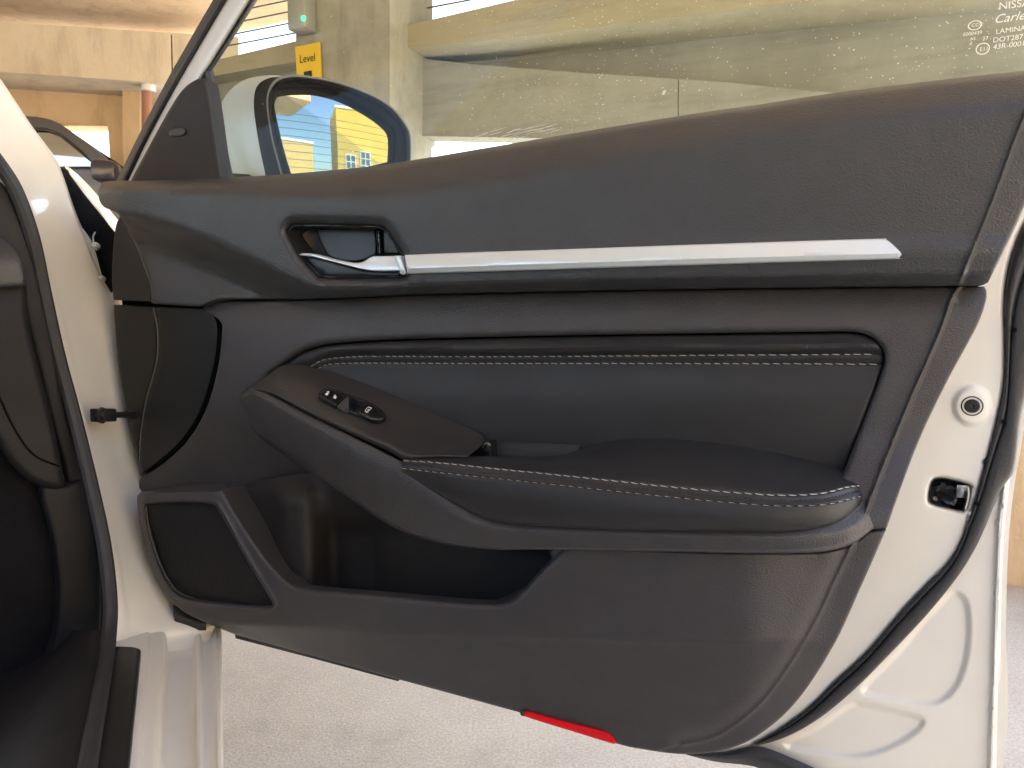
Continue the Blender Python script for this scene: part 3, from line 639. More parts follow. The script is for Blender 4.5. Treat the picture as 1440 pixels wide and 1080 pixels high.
# dark backing added against light leaks, black for shaded metal; painted outer panel
sheet('dark_backing', [(172, 300), (300, 264), (575, 243), (1060, 165), (1430, 120), (1390, 300), (1270, 500), (1170, 760), (1010, 1020), (900, 1040), (735, 992), (335, 880), (255, 845), (220, 780), (210, 690), (184, 560), (172, 430)], -.058, M['void'], door, grid=40, rings=(), skirt=.03)
sheet('outer_panel', [(176, 300), (300, 262), (575, 240), (1060, 162), (1440, 116), (1490, 112), (1520, 400), (1440, 600), (1408, 740), (1400, 1090), (1180, 1090), (735, 985), (335, 872), (255, 840), (215, 690), (186, 560)], -.135, M['white'], door, grid=40, rings=(), skirt=.0)
# white sheet metal of the door
SEAL_IN = [(1475, 262), (1440, 312), (1419, 368), (1412, 420), (1413, 470), (1413, 520), (1408, 560), (1394, 622), (1376, 688), (1362, 732), (1352, 762), (1334, 791), (1308, 817), (1271, 856), (1220, 916), (1176, 957), (1142, 992), (1104, 1021), (1070, 1042)]
SEAL_OUT = [(1530, 380), (1478, 470), (1440, 569), (1427, 658), (1409, 724), (1385, 745), (1371, 772), (1346, 812), (1302, 866), (1252, 919), (1201, 970), (1151, 1011), (1104, 1037), (1060, 1050)]
SEAL_OUT[4] = (1407, 690); SEAL_OUT[5] = (1386, 740)
LATCH = [(1309, 682), (1314, 674), (1324, 672), (1345, 676), (1364, 682), (1366, 684), (1357, 716), (1354, 719), (1335, 715), (1312, 709), (1306, 703)]
def w_shell(x, y, d):
    r_ = np.hypot(x - 1367, (y - 571) * .95)
    return -.052 + .004 * (1 - ss(r_, 20, 30)) - .004 * np.clip(1 - d / 6, 0, 1) ** 2
shell = sheet('door_shell', [(1480, 160), (1380, 300), (1260, 500), (1160, 760), (1020, 980), (960, 1050), (960, 1050), (1000, 1064), (1070, 1042)] + SEAL_IN[::-1][1:], w_shell, M['white'], door, holes=[LATCH], grid=10, skirt=.03, lines=[([(1367 + 25 * math.cos(a * math.pi / 12), 571 + 26 * math.sin(a * math.pi / 12)) for a in range(25)], (-8, -6, -4, -2, 0, 2, 4, 6))])
EM_A = [(1214, 966), (1262, 918), (1300, 872), (1336, 836), (1348, 834), (1360, 850), (1363, 890), (1358, 930), (1345, 965), (1325, 985), (1300, 990), (1260, 984), (1222, 976)]
EM_B = [(1104, 1046), (1150, 1022), (1195, 992), (1212, 990), (1250, 998), (1285, 1006), (1298, 1014), (1292, 1026), (1262, 1046), (1225, 1060), (1190, 1063), (1140, 1056), (1110, 1052)]
def w_flange(x, y, d):
    p2 = np.stack([x, y], -1); w = np.full(len(x), -.066)
    for e in (EM_A, EM_B):
        c = cr(e, True, 6); dd = dist(p2, c, True) * np.where(inside(p2, c), 1, -1); w = w - .0042 * ss(dd, -5, 6)
    for cx, cy in ((1330, 862), (1276, 941), (1312, 952), (1292, 970)):
        w = w + .0016 * np.exp(-((x - cx) ** 2 + (y - cy) ** 2) / 9.0)
    hx = np.interp(y, [600, 740, 1080], [1420, 1404, 1391])
    return w + .005 * ss(x - hx, -2, 1) - .004 * ss(x - hx, 5, 8)
flg = sheet('outer_skin', [(1560, 300), (1530, 380), (1478, 470), (1440, 569), (1427, 640), (1400, 700), (1380, 735), (1365, 762), (1340, 802), (1296, 856), (1246, 910), (1195, 962), (1145, 1005), (1098, 1032), (1050, 1050), (1050, 1056), (1100, 1068), (1180, 1096), (1180, 1110), (1411, 1110), (1411, 1110), (1413, 1000), (1415, 860), (1420, 740), (1434, 640), (1460, 540), (1575, 330)], w_flange, M['white'], door, grid=7, skirt=.02, lines=[([(1418, 600), (1404, 740), (1391, 1090)], (-4, -1.5, 1, 4, 7, 10)), (EM_A + EM_A[:1], (-7, -5, -3, -1, 1, 3, 5, 7)), (EM_B + EM_B[:1], (-7, -5, -3, -1, 1, 3, 5, 7))])
so = cr(SEAL_OUT, False, sub=6); si = cr(SEAL_IN, False, sub=6)
ti = np.linspace(0, 1, 40); rs = lambda c: np.stack([np.interp(ti, np.linspace(0, 1, len(c)), c[:, k]) for k in range(2)], 1)
def arcrs(c, n=48):
    s = np.concatenate([[0], np.cumsum(np.linalg.norm(np.diff(c, axis=0), axis=1))]); t = np.linspace(0, s[-1], n)
    return np.stack([np.interp(t, s, c[:, k]) for k in range(2)], 1)
si_, so_ = arcrs(si), arcrs(so)
srow = lambda f, w: [(a[0] + (b[0] - a[0]) * f, a[1] + (b[1] - a[1]) * f, w) for a, b in zip(si_, so_)]
wstrip = loft('weatherstrip', [srow(0, -.064), srow(.02, -.053), srow(.10, -.048), srow(.22, -.0475), srow(.28, -.050), srow(.36, -.047), srow(.75, -.046), srow(.96, -.050), srow(1.0, -.064)], M['rubber'], door, sr=3, sc=2, sharp=60)
for x, y in ((1426, 464), (1411, 593), (1373, 708)):
    p0 = P(np.array(float(x)), np.array(float(y)), np.array(-.044)); tube('vent_hole', [p0, p0 + DOOR.n * .0012], .0022, M['void'], wstrip, 10, smooth_path=False)
# rubber plug
pc0 = P(np.array(1367.), np.array(571.), np.array(-.048))
def disc_stack(name, c, ax, prof, m, parent, seg=28):
    ax = np.array(ax) / np.linalg.norm(ax); u = np.cross(ax, [0, 0, 1.]); u /= np.linalg.norm(u); v = np.cross(ax, u); V = []
    for r_, h in prof:
        for k in range(seg): a = 2 * math.pi * k / seg; V.append(c + ax * h + r_ * (math.cos(a) * u + math.sin(a) * v))
    F = grid_faces(len(prof), seg, True) + [tuple((len(prof) - 1) * seg + k for k in range(seg))]
    return obj(name, V, F, m, parent, True, 40)
plug = disc_stack('rubber_plug', pc0, DOOR.n, [(.0092, -.004), (.0090, .0003), (.0082, .0008), (.0072, -.002), (.0066, -.003), (.0062, .001), (.0054, .0022), (.0018, .0022), (.0016, .0000), (.0001, .0000)], M['cap'], shell)
# latch
lb = sheet('latch_housing', [(1336 + (x - 1336) * .97, 695 + (y - 695) * .97) for x, y in LATCH], lambda x, y, d: -.052 - .014 * np.clip(d / 6, 0, 1), M['gloss'], shell, grid=6, rings=(1.5, 3, 5), skirt=.01)
lc = P(np.array(1352.), np.array(690.), np.array(-.060)); ex = DOOR.e; ez = np.array([0, 0, 1.])
box('latch_claw', lc, ex * .0045, DOOR.n * .004, ez * .006, M['steel'], shell, .001)
tube('latch_striker_edge', [P(np.array(float(x)), np.array(float(y)), np.array(-.050)) for x, y in ((1361, 684), (1362, 694), (1360, 706), (1357, 716))], .0016, M['steel'], shell, 8)
for x, y in ((1385, 648), (1366, 726)):
    p0 = P(np.array(float(x)), np.array(float(y)), np.array(-.058)); disc_stack('latch_screw', p0, DOOR.n + DOOR.e * .5, [(.007, 0), (.007, .003), (.005, .0045), (.003, .004)], M['steel'], shell, 16)
# lower edge seal strip
loft('lower_seal', [[(975, 1058, -.05), (1020, 1057, -.05), (1060, 1049, -.05), (1090, 1056, -.05), (1150, 1082, -.05), (1200, 1105, -.05)], [(965, 1061, -.045), (1010, 1066, -.045), (1050, 1064, -.045), (1090, 1072, -.045), (1120, 1085, -.045), (1160, 1110, -.045)], [(960, 1060, -.06), (1005, 1071, -.06), (1050, 1076, -.06), (1080, 1084, -.06), (1110, 1096, -.06), (1140, 1115, -.06)]], M['rubber'], door, sr=4, sc=4)
sheet('sill_flap', [(330, 890), (330, 890), (420, 915), (560, 955), (560, 958), (440, 926), (344, 901), (331, 897)], -.055, M['rubber'], door, grid=0, rings=(1,), skirt=.004)

# window frame, sail trim, glass
loft('frame_seal', [[(160, 262, -.06), (168, 246, -.06), (198, 184, -.06), (243, 98, -.06), (303, -6, -.06), (318, -30, -.06)], [(168, 262, -.050), (176, 246, -.050), (205, 187, -.050), (249, 104, -.050), (311, -3, -.050), (326, -28, -.050)], [(176, 262, -.058), (183, 248, -.058), (211, 190, -.058), (255, 110, -.058), (319, 0, -.058), (335, -26, -.058)]], M['rubber'], door, sr=5, sc=8)
loft('window_frame', [[(175, 262, -.064), (182, 248, -.064), (210, 190, -.064), (254, 108, -.064), (318, 0, -.064), (336, -28, -.064)], [(177, 262, -.053), (184, 249, -.053), (212, 192, -.053), (256, 113, -.053), (322, 3, -.053), (340, -26, -.053)], [(184, 263, -.052), (191, 250, -.052), (224, 195, -.052), (274, 117, -.052), (345, 3, -.052), (364, -26, -.052)], [(187, 263, -.064), (194, 250, -.064), (230, 196, -.064), (281, 117, -.064), (352, 3, -.064), (371, -26, -.064)]], M['frame'], door, sr=5, sc=8, sharp=50)
loft('glass_run', [[(277, 122, -.066), (283, 108, -.066), (316, 58, -.066), (351, 0, -.066), (369, -28, -.066)], [(282, 122, -.056), (288, 106, -.056), (321, 56, -.056), (356, 0, -.056), (374, -28, -.056)], [(287, 122, -.067), (293, 107, -.067), (326, 57, -.067), (361, 2, -.067), (379, -26, -.067)]], M['rubber'], door, sr=5, sc=8)
loft('glass_run_post', [[(286, 104, -.062), (296, 150, -.062), (303, 200, -.062), (313, 262, -.062)], [(290, 100, -.053), (299, 150, -.053), (308, 200, -.053), (317, 262, -.053)], [(296, 99, -.054), (305, 150, -.054), (314, 200, -.054), (324, 262, -.054)], [(300, 99, -.068), (309, 150, -.068), (318, 200, -.068), (331, 262, -.068)]], M['rubber'], door, sr=4, sc=8)
sail = sheet('sail_trim', [(181, 262), (181, 262), (186, 250), (204, 216), (228, 172), (248, 138), (262, 121), (276, 112), (286, 110), (291, 117), (297, 150), (304, 200), (313, 262), (313, 262)], lambda x, y, d: -.034 + .006 * ss(x, 300, 245) - .012 * np.clip((290 - 1.1 * (y - 110) * .62 - x) / 60, -1, 1) * .0 + rim(d, 7, .006), M['sail'], door, grid=8, skirt=.02)
sheet('sail_button', [(237, 187), (240, 181), (247, 178.5), (256, 178.5), (261, 182), (261, 187), (257, 191), (248, 192.5), (240, 192)], lambda x, y, d: -.026 + rim(d, 3, .002), M['satin'], sail, grid=4, rings=(.8, 1.6, 3), skirt=.006, step=3)
pane = sheet('window_pane', [(290, 112), (372, -30), (372, -30), (1500, -30), (1500, -30), (1500, 140), (1000, 190), (500, 262), (326, 262)], -.064, M['glass'], door, grid=0, rings=(), skirt=0)
# specks of dirt on the pane
V, F = [], []
def speck(x, y, r_, w=-.0632, el=1.0, rot=0):
    c = P(np.array(x), np.array(y), np.array(w)); k0 = len(V); n = 6
    for k in range(n):
        a = 2 * math.pi * k / n; du, dv = r_ * math.cos(a) * el, r_ * math.sin(a) * random.uniform(.7, 1.1)
        V.append(c + DOOR.e * (du * math.cos(rot) - dv * math.sin(rot)) + np.array([0, 0, 1]) * (du * math.sin(rot) + dv * math.cos(rot)))
    F.append(tuple(range(k0, k0 + n)))
for i in range(620):
    x = random.uniform(640, 1430) if random.random() < .8 else random.uniform(340, 1430); x = random.gauss(800, 110) if random.random() < .3 else x
    yt = yc(np.array([x]), TOP)[0]; y = random.uniform(-5, max(yt - 4, 5))
    speck(x, y, random.choice([.0003, .0004, .0005, .0005, .0007]))
speck(934, 130, .0022, el=1.4, rot=1.0)
for i in range(34):                           # wiped smear above the belt
    x = random.gauss(725, 38); speck(x, 186 - (x - 725) * .12 + random.gauss(0, 4), .00035, el=random.uniform(12, 40), rot=.14)
M['dust'] = mat('dust', (.62, .60, .52), .9)
tag(obj('pane_dust', V, F, M['dust'], pane, False), kind='stuff')
# etched glass marking
def text(body, x, y, size, w, m, parent, shear=0.0, name='etched_text', plane=None, ux=None, uz=None, sx=1.0, rot=0.0, align='LEFT', extrude=0.0):
    pl = plane or DOOR
    cu = bpy.data.curves.new(name, 'FONT'); cu.body = body; cu.size = size; cu.shear = shear; cu.align_x = align; cu.extrude = extrude; cu.resolution_u = 4
    o = bpy.data.objects.new(name, cu); COL.objects.link(o)
    c = pl(np.array(float(x)), np.array(float(y)), np.array(w)); e = pl.e; n = pl.n; z = np.array([0, 0, 1.])
    e2 = e * math.cos(rot) + z * math.sin(rot); z2 = -e * math.sin(rot) + z * math.cos(rot)
    mw = Matrix(((e2[0] * sx, z2[0], n[0], c[0]), (e2[1] * sx, z2[1], n[1], c[1]), (e2[2] * sx, z2[2], n[2], c[2]), (0, 0, 0, 1)))
    o.matrix_world = mw; bpy.context.view_layer.update()
    dg = bpy.context.evaluated_depsgraph_get(); me = bpy.data.meshes.new_from_object(o.evaluated_get(dg)); me.transform(mw)
    bpy.data.objects.remove(o)
    ob = bpy.data.objects.new(name, me); COL.objects.link(ob); me.materials.clear(); me.materials.append(m)
    if parent:
        off = Vector((0, 0, 0)); rt = parent
        while rt: off += rt.location; rt = rt.parent
        for v in me.vertices: v.co -= off
        ob.parent = parent
    return ob
M['etch'] = mat('etched_white', (.80, .80, .74), .9)
def ring_mark(x, y, rx, rz, t, parent):
    V, F = [], []; c = P(np.array(float(x)), np.array(float(y)), np.array(-.0628)); z = np.array([0, 0, 1.]); n = 32
    for k in range(n):
        a = 2 * math.pi * k / n
        for s in (1, 1 - t): V.append(c + DOOR.e * rx * s * math.cos(a) + z * rz * s * math.sin(a))
    F = [(2 * k, 2 * ((k + 1) % n), 2 * ((k + 1) % n) + 1, 2 * k + 1) for k in range(n)]
    return obj('etched_ring', V, F, M['etch'], parent, False)
RT = .0
for body, x, y, s, sh in (('NISSAN', 1404, 14, .0090, 0), ('Carlex', 1397, 33, .0105, .35), ('LAMINATED', 1400, 48, .0062, 0), ('DOT287 M', 1396, 60, .0062, 0), ('43R-00012', 1396, 69.5, .0062, .1), ('E000439', 1354, 51, .0042, .1), ('27', 1381, 57, .0046, .1), ('AS', 1364, 57, .0038, 0), ('2', 1364, 63, .0038, 0)):
    text(body, x, y, s, -.0628, M['etch'], pane, sh, rot=RT)
ring_mark(1371, 35.5, .0055, .0042, .16, pane); text('CCC', 1366, 38, .0042, -.0628, M['etch'], pane, rot=RT)
ring_mark(1382, 68.5, .0055, .0052, .16, pane); text('E11', 1377.5, 72, .0046, -.0628, M['etch'], pane, rot=RT)

# door mirror outside the glass
MD = 1.20
mir_glass = [(386, 150), (388, 130), (396, 126), (420, 125), (446, 127), (480, 137), (515, 155), (538, 170), (551, 183), (553.5, 200), (552.5, 226), (552.5, 226), (470, 245), (416, 252), (410, 245), (398, 205)]
mir_ring = [(379, 150), (381, 128), (390, 115), (405, 109.5), (425, 109.5), (470, 117), (515, 133), (548, 152), (568, 176), (575, 195), (575.5, 235), (575.5, 235), (480, 256), (404, 268), (398, 240), (386, 195)]
MIR = Plane(tuple(Q(np.array(470.), np.array(180.), np.array(1.22))), -22)
mir = bpy.data.objects.new('door_mirror', None); COL.objects.link(mir); mir.parent = door
ml = Q(np.array(470.), np.array(200.), np.array(1.22)); mir.location = Vector(ml) - door.location
sheet('mirror_bezel', mir_ring, lambda x, y, d: .010 + .004 * np.sin(np.clip(d / 8, 0, 1) * math.pi), M['bezel'], mir, holes=[mir_glass], grid=6, rings=(1, 2.2, 4, 7), skirt=.03, plane=MIR, step=5)
tube('bezel_rim', MIR(*[np.array([p[k] for p in cr([(404, 275), (396, 242), (384, 197), (377, 150), (379, 128), (388, 114), (404, 108), (425, 107.5), (470, 115), (516, 131), (549, 150), (570, 175), (577, 195), (577, 240)], False, 6)]) for k in (0, 1)], np.full(len(cr([(404, 275), (396, 242), (384, 197), (377, 150), (379, 128), (388, 114), (404, 108), (425, 107.5), (470, 115), (516, 131), (549, 150), (570, 175), (577, 195), (577, 240)], False, 6)), .004)), .0022, M['rimgrey'], mir, 6, smooth_path=False)
class GPlane:
    def __init__(s, o, n): s.o = np.array(o, float); s.n = np.array(n, float) / np.linalg.norm(n)
    def __call__(s, x, y, w):
        r = ray(x, y); t = (((s.o - CAMP) @ s.n) + np.asarray(w, float)) / (r @ s.n); return CAMP + r * t[..., None]
MGN = MIR.n + np.array([0, 0, .015]); MGN /= np.linalg.norm(MGN)
MG = GPlane(MIR(np.array(470.), np.array(180.), np.array(.0)), MGN)
MRAD = 0.9                                # convex glass
def w_mir(x, y, d):
    p = MG(x, y, np.zeros(len(x))) - MG.o; return -(p ** 2).sum(-1) / (2 * MRAD)
sheet('mirror_pane', [(x + (x - 470) * .03, y + (y - 185) * .03) for x, y in mir_glass], w_mir, M['mirror'], mir, grid=5, rings=(), skirt=.004, plane=MG)
loft('mirror_housing', [[(404, 112, .004), (392, 116, .006), (381, 130, .008), (379, 152, .008), (386, 196, .008), (398, 240, .008), (406, 275, .008)],
                        [(400, 108.5, -.02), (380, 110, -.02), (364, 122, -.02), (360, 150, -.02), (366, 196, -.02), (376, 245, -.02), (382, 275, -.02)],
                        [(398, 108.5, -.024), (378, 110, -.024), (361, 122, -.024), (357, 150, -.024), (363, 196, -.024), (373, 245, -.024), (379, 275, -.024)]], M['bezel'], mir, sr=4, sc=5, fn=MIR)
loft('mirror_cap', [[(398, 108.5, -.024), (378, 110, -.024), (361, 122, -.024), (357, 150, -.024), (363, 196, -.024), (373, 245, -.024), (379, 275, -.024)],
                    [(390, 106, -.06), (366, 108, -.06), (346, 118, -.06), (338, 148, -.06), (342, 196, -.06), (350, 245, -.06), (356, 275, -.06)],
                    [(384, 110, -.10), (350, 116, -.10), (322, 132, -.10), (311, 150, -.10), (312, 196, -.10), (318, 245, -.10), (322, 275, -.10)],
                    [(520, 140, -.13), (440, 150, -.14), (360, 170, -.14), (330, 180, -.13), (330, 210, -.13), (335, 245, -.13), (340, 275, -.12)]], M['frame'], mir, sr=5, sc=5, fn=MIR)
loft('mirror_back', [[(404, 110, -.002), (425, 109.5, .004), (470, 117, .004), (515, 133, .004), (548, 152, .004), (568, 176, .004), (575, 195, .004), (576, 240, .004)],
                     [(400, 108.5, -.03), (424, 108, -.03), (470, 115, -.03), (514, 131, -.03), (546, 150, -.03), (566, 175, -.03), (572, 195, -.03), (573, 240, -.03)],
                     [(420, 130, -.12), (430, 132, -.12), (465, 140, -.12), (500, 150, -.12), (525, 165, -.12), (540, 182, -.12), (545, 200, -.12), (545, 240, -.12)]], M['bezel'], mir, sr=4, sc=5, fn=MIR)
loft('mirror_foot', [[(318, 243, -.06), (360, 246, -.06), (410, 250, -.06)], [(318, 252, -.04), (360, 256, -.04), (410, 262, -.04)], [(318, 275, -.04), (360, 275, -.04), (410, 275, -.04)]], M['satin'], mir, sr=3, sc=4, fn=MIR)

# ================================================================== THE CAR BODY at the left
body = thing('white_car', 'white car body at the left with hinge pillar, door sill and dark footwell', 'car', tuple(Q(np.array(240.), np.array(1000.), np.array(.95)) * np.array([1, 1, 0])))
def Hz(x, y, z):
    r = ray(x, y); t = (np.asarray(z, float) - CAMP[2]) / r[..., 2]; return CAMP + r * t[..., None]
pil = [[(-70, 150), (-10, 100)], [(-8, 232), (42, 178)], [(28, 285), (80, 232)], [(52, 355), (106, 302)], [(73, 430), (141, 388)], [(92, 520), (176, 455)], [(110, 592), (192, 560)], [(134, 682), (210, 655)], [(153, 772), (232, 765)], [(162, 850), (268, 846)], [(160, 895), (300, 874)], [(158, 912), (300, 890)], [(156, 935), (299, 915)]]
pz = [(.86, .98), (.92, 1.05), (.96, 1.10), (.99, 1.13), (1.01, 1.16), (1.02, 1.18), (1.02, 1.18), (1.01, 1.17), (.985, 1.13), (.965, 1.09), (.950, 1.052), (.943, 1.039), (.917, 1.014)]
def pcol(f, dz): return [(a[0] + (b[0] - a[0]) * f, a[1] + (b[1] - a[1]) * f, za + (zb - za) * f + dz) for (a, b), (za, zb) in zip(pil, pz)]
hp = loft('hinge_pillar', [pcol(-.12, .03), pcol(0, .0), pcol(.1, -.003), pcol(.2, .0), pcol(.5, .003), pcol(.75, -.002), pcol(.93, -.003), pcol(1.0, .004), pcol(1.04, .05)], M['white'], body, sr=4, sc=6, fn=Q, sharp=60)
# sill, its folds running forward along the car
near = 1110; sl = [(120, 905, 60, .340), (150, 905, 120, .345), (205, 893, 188, .345), (211, 891, 194, .340), (231, 891, 218, .337), (237, 890, 228, .320), (242, 890, 237, .317), (270, 890, 272, .315), (275, 889, 277, .322), (281, 889, 283, .323), (286, 888, 288, .316), (298, 887, 303, .316), (303, 886, 307, .320), (309, 885, 313, .316), (312, 886, 315, .300), (312, 905, 315, .20)]
rows_ = []
for x0, y0, x1, z in sl:
    rows_.append([(x0 + (x1 - x0) * t, (y0 - 12) + (near - y0 + 12) * t, z) for t in (0, .06, .25, .5, .75, 1)])
    if z > .31: rows_[-1][0] = (*rows_[-1][0][:2], .318 + (z - .318) * .3)
sill = loft('door_sill', rows_, M['white'], body, sr=3, sc=4, fn=Hz, sharp=50)
sp_ = [[(160, 914), (120, 1110)], [(163, 913), (126, 1110)], [(186, 914), (158, 1110)], [(196, 917), (176, 1110)], [(198.5, 922), (180, 1110)]]
loft('sill_plate', [[(a[0] + (b[0] - a[0]) * t, a[1] + (b[1] - a[1]) * t, z) for t in (0, .02, .5, 1)] for (a, b), z in zip(sp_, (.345, .352, .352, .352, .344))], M['satin'], body, sr=4, sc=4, fn=Hz, sharp=50, thick=.006, tdir=(0, 0, -1))
# rubber seal round the door opening
sealp = [(-30, 195, .90), (0, 232, .93), (24, 272, .95), (46, 335, .97), (62, 410, .99), (82, 500, 1.0), (102, 575, 1.0), (126, 672, .99), (146, 765, .97), (155, 845, .945), (152, 905, .90), (141, 975, .785), (128, 1045, .692), (116, 1120, .615)]
sp3 = np.array(sealp); tube('opening_seal', Q(sp3[:, 0], sp3[:, 1], sp3[:, 2]), .0085, M['rubber'], body, 10, flat=1.0)
loft('sill_trim', [[(x0 + (x1 - x0) * t, 886 + 234 * t, z) for t in (0, .33, .66, 1)] for x0, x1, z in ((156, 118, .350), (150, 108, .362), (132, 78, .366), (112, 20, .350), (86, -60, .30), (40, -160, .27))], M['dark'], body, sr=4, sc=4, fn=Hz, sharp=60)
INT = Plane(tuple(Q(np.array(100.), np.array(600.), np.array(1.0))), -38)
def w_int(k): return lambda x, y, d: k + rim(d, 8, .006)
sheet('seal_cover', [(-60, 180), (-10, 225), (18, 275), (40, 335), (58, 410), (78, 500), (98, 580), (122, 676), (142, 768), (148, 845), (145, 905), (134, 975), (120, 1045), (108, 1120), (60, 1120), (90, 1000), (110, 900), (115, 800), (100, 700), (70, 580), (40, 460), (15, 380), (-60, 300)], w_int(-.012), M['dark'], body, grid=12, plane=INT, skirt=.02)
sheet('kick_panel', [(58, 690), (90, 684), (122, 682), (138, 770), (142, 850), (136, 920), (112, 1010), (90, 1120), (-10, 1120), (40, 1000), (76, 900), (82, 830), (74, 760)], w_int(.004), M['dark'], body, grid=12, plane=INT, skirt=.03)
sheet('dash_end_panel', [(-80, 340), (-30, 345), (8, 352), (26, 366), (36, 390), (40, 450), (56, 520), (74, 590), (86, 650), (90, 682), (70, 688), (40, 676), (10, 646), (-20, 600), (-80, 560)], lambda x, y, d: .012 - .012 * ss(y, 470, 360) + rim(d, 12, .012), M['dark'], body, grid=8, plane=INT, skirt=.04)
sheet('dash_top', [(-80, 300), (-40, 312), (0, 330), (22, 350), (34, 378), (36, 396), (20, 404), (-80, 400)], lambda x, y, d: .022 - .03 * ss(y, 372, 330) + rim(d, 8, .006), M['soft'], body, grid=7, plane=INT, skirt=.05)
sheet('footwell_lining', [(-160, 520), (60, 600), (120, 720), (130, 900), (100, 1140), (-160, 1140)], -.10, M['carpet'], body, grid=24, plane=INT, skirt=0)
sheet('footwell_toe_board', [(-260, 560), (30, 640), (90, 760), (90, 1140), (-260, 1140)], -.03, M['carpet'], body, grid=24, plane=INT, skirt=.05)
tube('dash_seam', [INT(np.array(float(x)), np.array(float(y)), np.array(.013)) for x, y in ((-40, 470), (0, 560), (22, 606), (48, 640), (84, 656))], .0012, M['void'], body, 6)
# check strap
ca, cb = Q(np.array(136.), np.array(584.), np.array(1.03)), Q(np.array(186.), np.array(583.), np.array(1.10))
dvec = cb - ca; dl = np.linalg.norm(dvec); dvec /= dl; cu_ = np.array([0, 0, 1.])
cn_ = np.cross(dvec, cu_)
chk = box('check_strap', ca + dvec * dl * .55, dvec * dl * .5, cn_ * .004, cu_ * .0042, M['satin'], body, .001)
box('strap_bracket', ca + dvec * .013, dvec * .018, cn_ * .007, cu_ * .009, M['satin'], chk, .002)
disc_stack('strap_bolt', ca - cn_ * (.006 * np.sign(cn_[1])), -cn_ * np.sign(cn_[1]), [(.011, 0), (.011, .004), (.0075, .005), (.007, .009), (.005, .010)], M['satin'], chk, 8)
# hinge-side stop block under the door's front corner
loft('stop_block', [[(243, 850, 1.035), (262, 858, 1.035), (296, 870, 1.035)], [(244, 866, 1.025), (262, 872, 1.025), (291, 876, 1.025)], [(248, 878, 1.025), (264, 884, 1.025), (290, 885, 1.025)], [(254, 885, 1.035), (268, 887, 1.035), (290, 886.5, 1.035)], [(254, 884, 1.10), (268, 886, 1.10), (290, 885, 1.10)]], M['satin'], body, sr=4, sc=4, fn=Q, sharp=50)
# fender edge with dark foam block, hinge and bolts
loft('fender_edge', [[(84, 226, 1.22), (108, 244, 1.24), (135, 272, 1.27), (168, 312, 1.30)], [(92, 236, 1.20), (112, 256, 1.22), (136, 286, 1.25), (166, 330, 1.28)], [(98, 252, 1.21), (116, 276, 1.23), (140, 306, 1.26), (166, 350, 1.29)]], M['white'], body, sr=4, sc=6, fn=Q)
loft('foam_block', [[(74, 243, 1.17), (76, 258, 1.17), (90, 290, 1.18), (112, 330, 1.19), (134, 370, 1.20), (150, 420, 1.21)], [(77, 238, 1.15), (84, 250, 1.15), (102, 282, 1.16), (124, 318, 1.17), (146, 356, 1.18), (158, 410, 1.19)], [(93, 238, 1.16), (102, 252, 1.16), (124, 282, 1.17), (148, 312, 1.18), (170, 345, 1.19), (175, 400, 1.20)], [(96, 240, 1.19), (104, 256, 1.19), (128, 286, 1.20), (152, 318, 1.21), (172, 350, 1.22), (176, 400, 1.23)]], M['carpet'], body, sr=4, sc=6, fn=Q)
hg = loft('hinge_leaf', [[(80, 262, 1.15), (96, 300, 1.16), (118, 350, 1.17), (140, 395, 1.18), (158, 424, 1.18)], [(92, 282, 1.15), (108, 310, 1.16), (130, 342, 1.165), (145, 392, 1.175), (160, 418, 1.18)]], M['frame'], body, sr=4, sc=6, fn=Q)
for x, y, r_ in ((134, 345, .0038), (143, 391, .003)):
    p0 = Q(np.array(float(x)), np.array(float(y)), np.array(1.15)); disc_stack('hinge_bolt', p0, (.25, -.95, .1), [(r_ * 1.35, -.01), (r_ * 1.35, .0), (r_, .001), (r_, .006), (r_ * .7, .007)], M['frame'], hg, 10)
tube('hinge_spring', [Q(np.array(float(x)), np.array(float(y)), np.array(1.15)) for x, y in ((134, 326), (131, 333), (132, 342), (136, 352))], .0012, M['frame'], hg, 6)

# rest of the cabin beside and behind the viewer: it keeps the light off the door's face
CF = np.array([-.355, .935, 0]); CF /= np.linalg.norm(CF); CL = np.array([-CF[1], CF[0], 0]); C0 = np.array([-.27, .72, 0]); UZ = np.array([0, 0, 1.])
def cb(name, s0, s1, l0, l1, z0, z1, m, bev=.03, parent=None):
    c = C0 + CF * (s0 + s1) / 2 + CL * (l0 + l1) / 2 + UZ * (z0 + z1) / 2
    return box(name, c, CF * (s1 - s0) / 2, CL * (l1 - l0) / 2, UZ * (z1 - z0) / 2, m, parent or body, bev)
cb('rear_side_panel', -2.7, -1.16, .02, .14, .22, .93, M['white'])
cb('centre_pillar', -1.26, -1.14, .04, .16, .30, 1.38, M['plastic'])
cb('roof', -2.6, -.35, .12, 1.62, 1.37, 1.43, M['white'])
cb('far_side_panel', -2.7, .5, 1.68, 1.78, .22, .93, M['plastic'])
cb('cabin_floor', -2.6, .3, .16, 1.7, .24, .28, M['carpet'], .005)
for l0 in (.26, 1.02):
    st = cb('seat_cushion', -1.25, -.74, l0, l0 + .52, .30, .50, M['leather'], .06)
    cb('backrest', -1.42, -1.24, l0, l0 + .52, .42, 1.10, M['leather'], .06, st); cb('headrest', -1.40, -1.29, l0 + .13, l0 + .39, 1.14, 1.32, M['leather'], .045, st)
cb('rear_seat', -2.45, -2.15, .2, 1.65, .35, 1.0, M['leather'], .06)

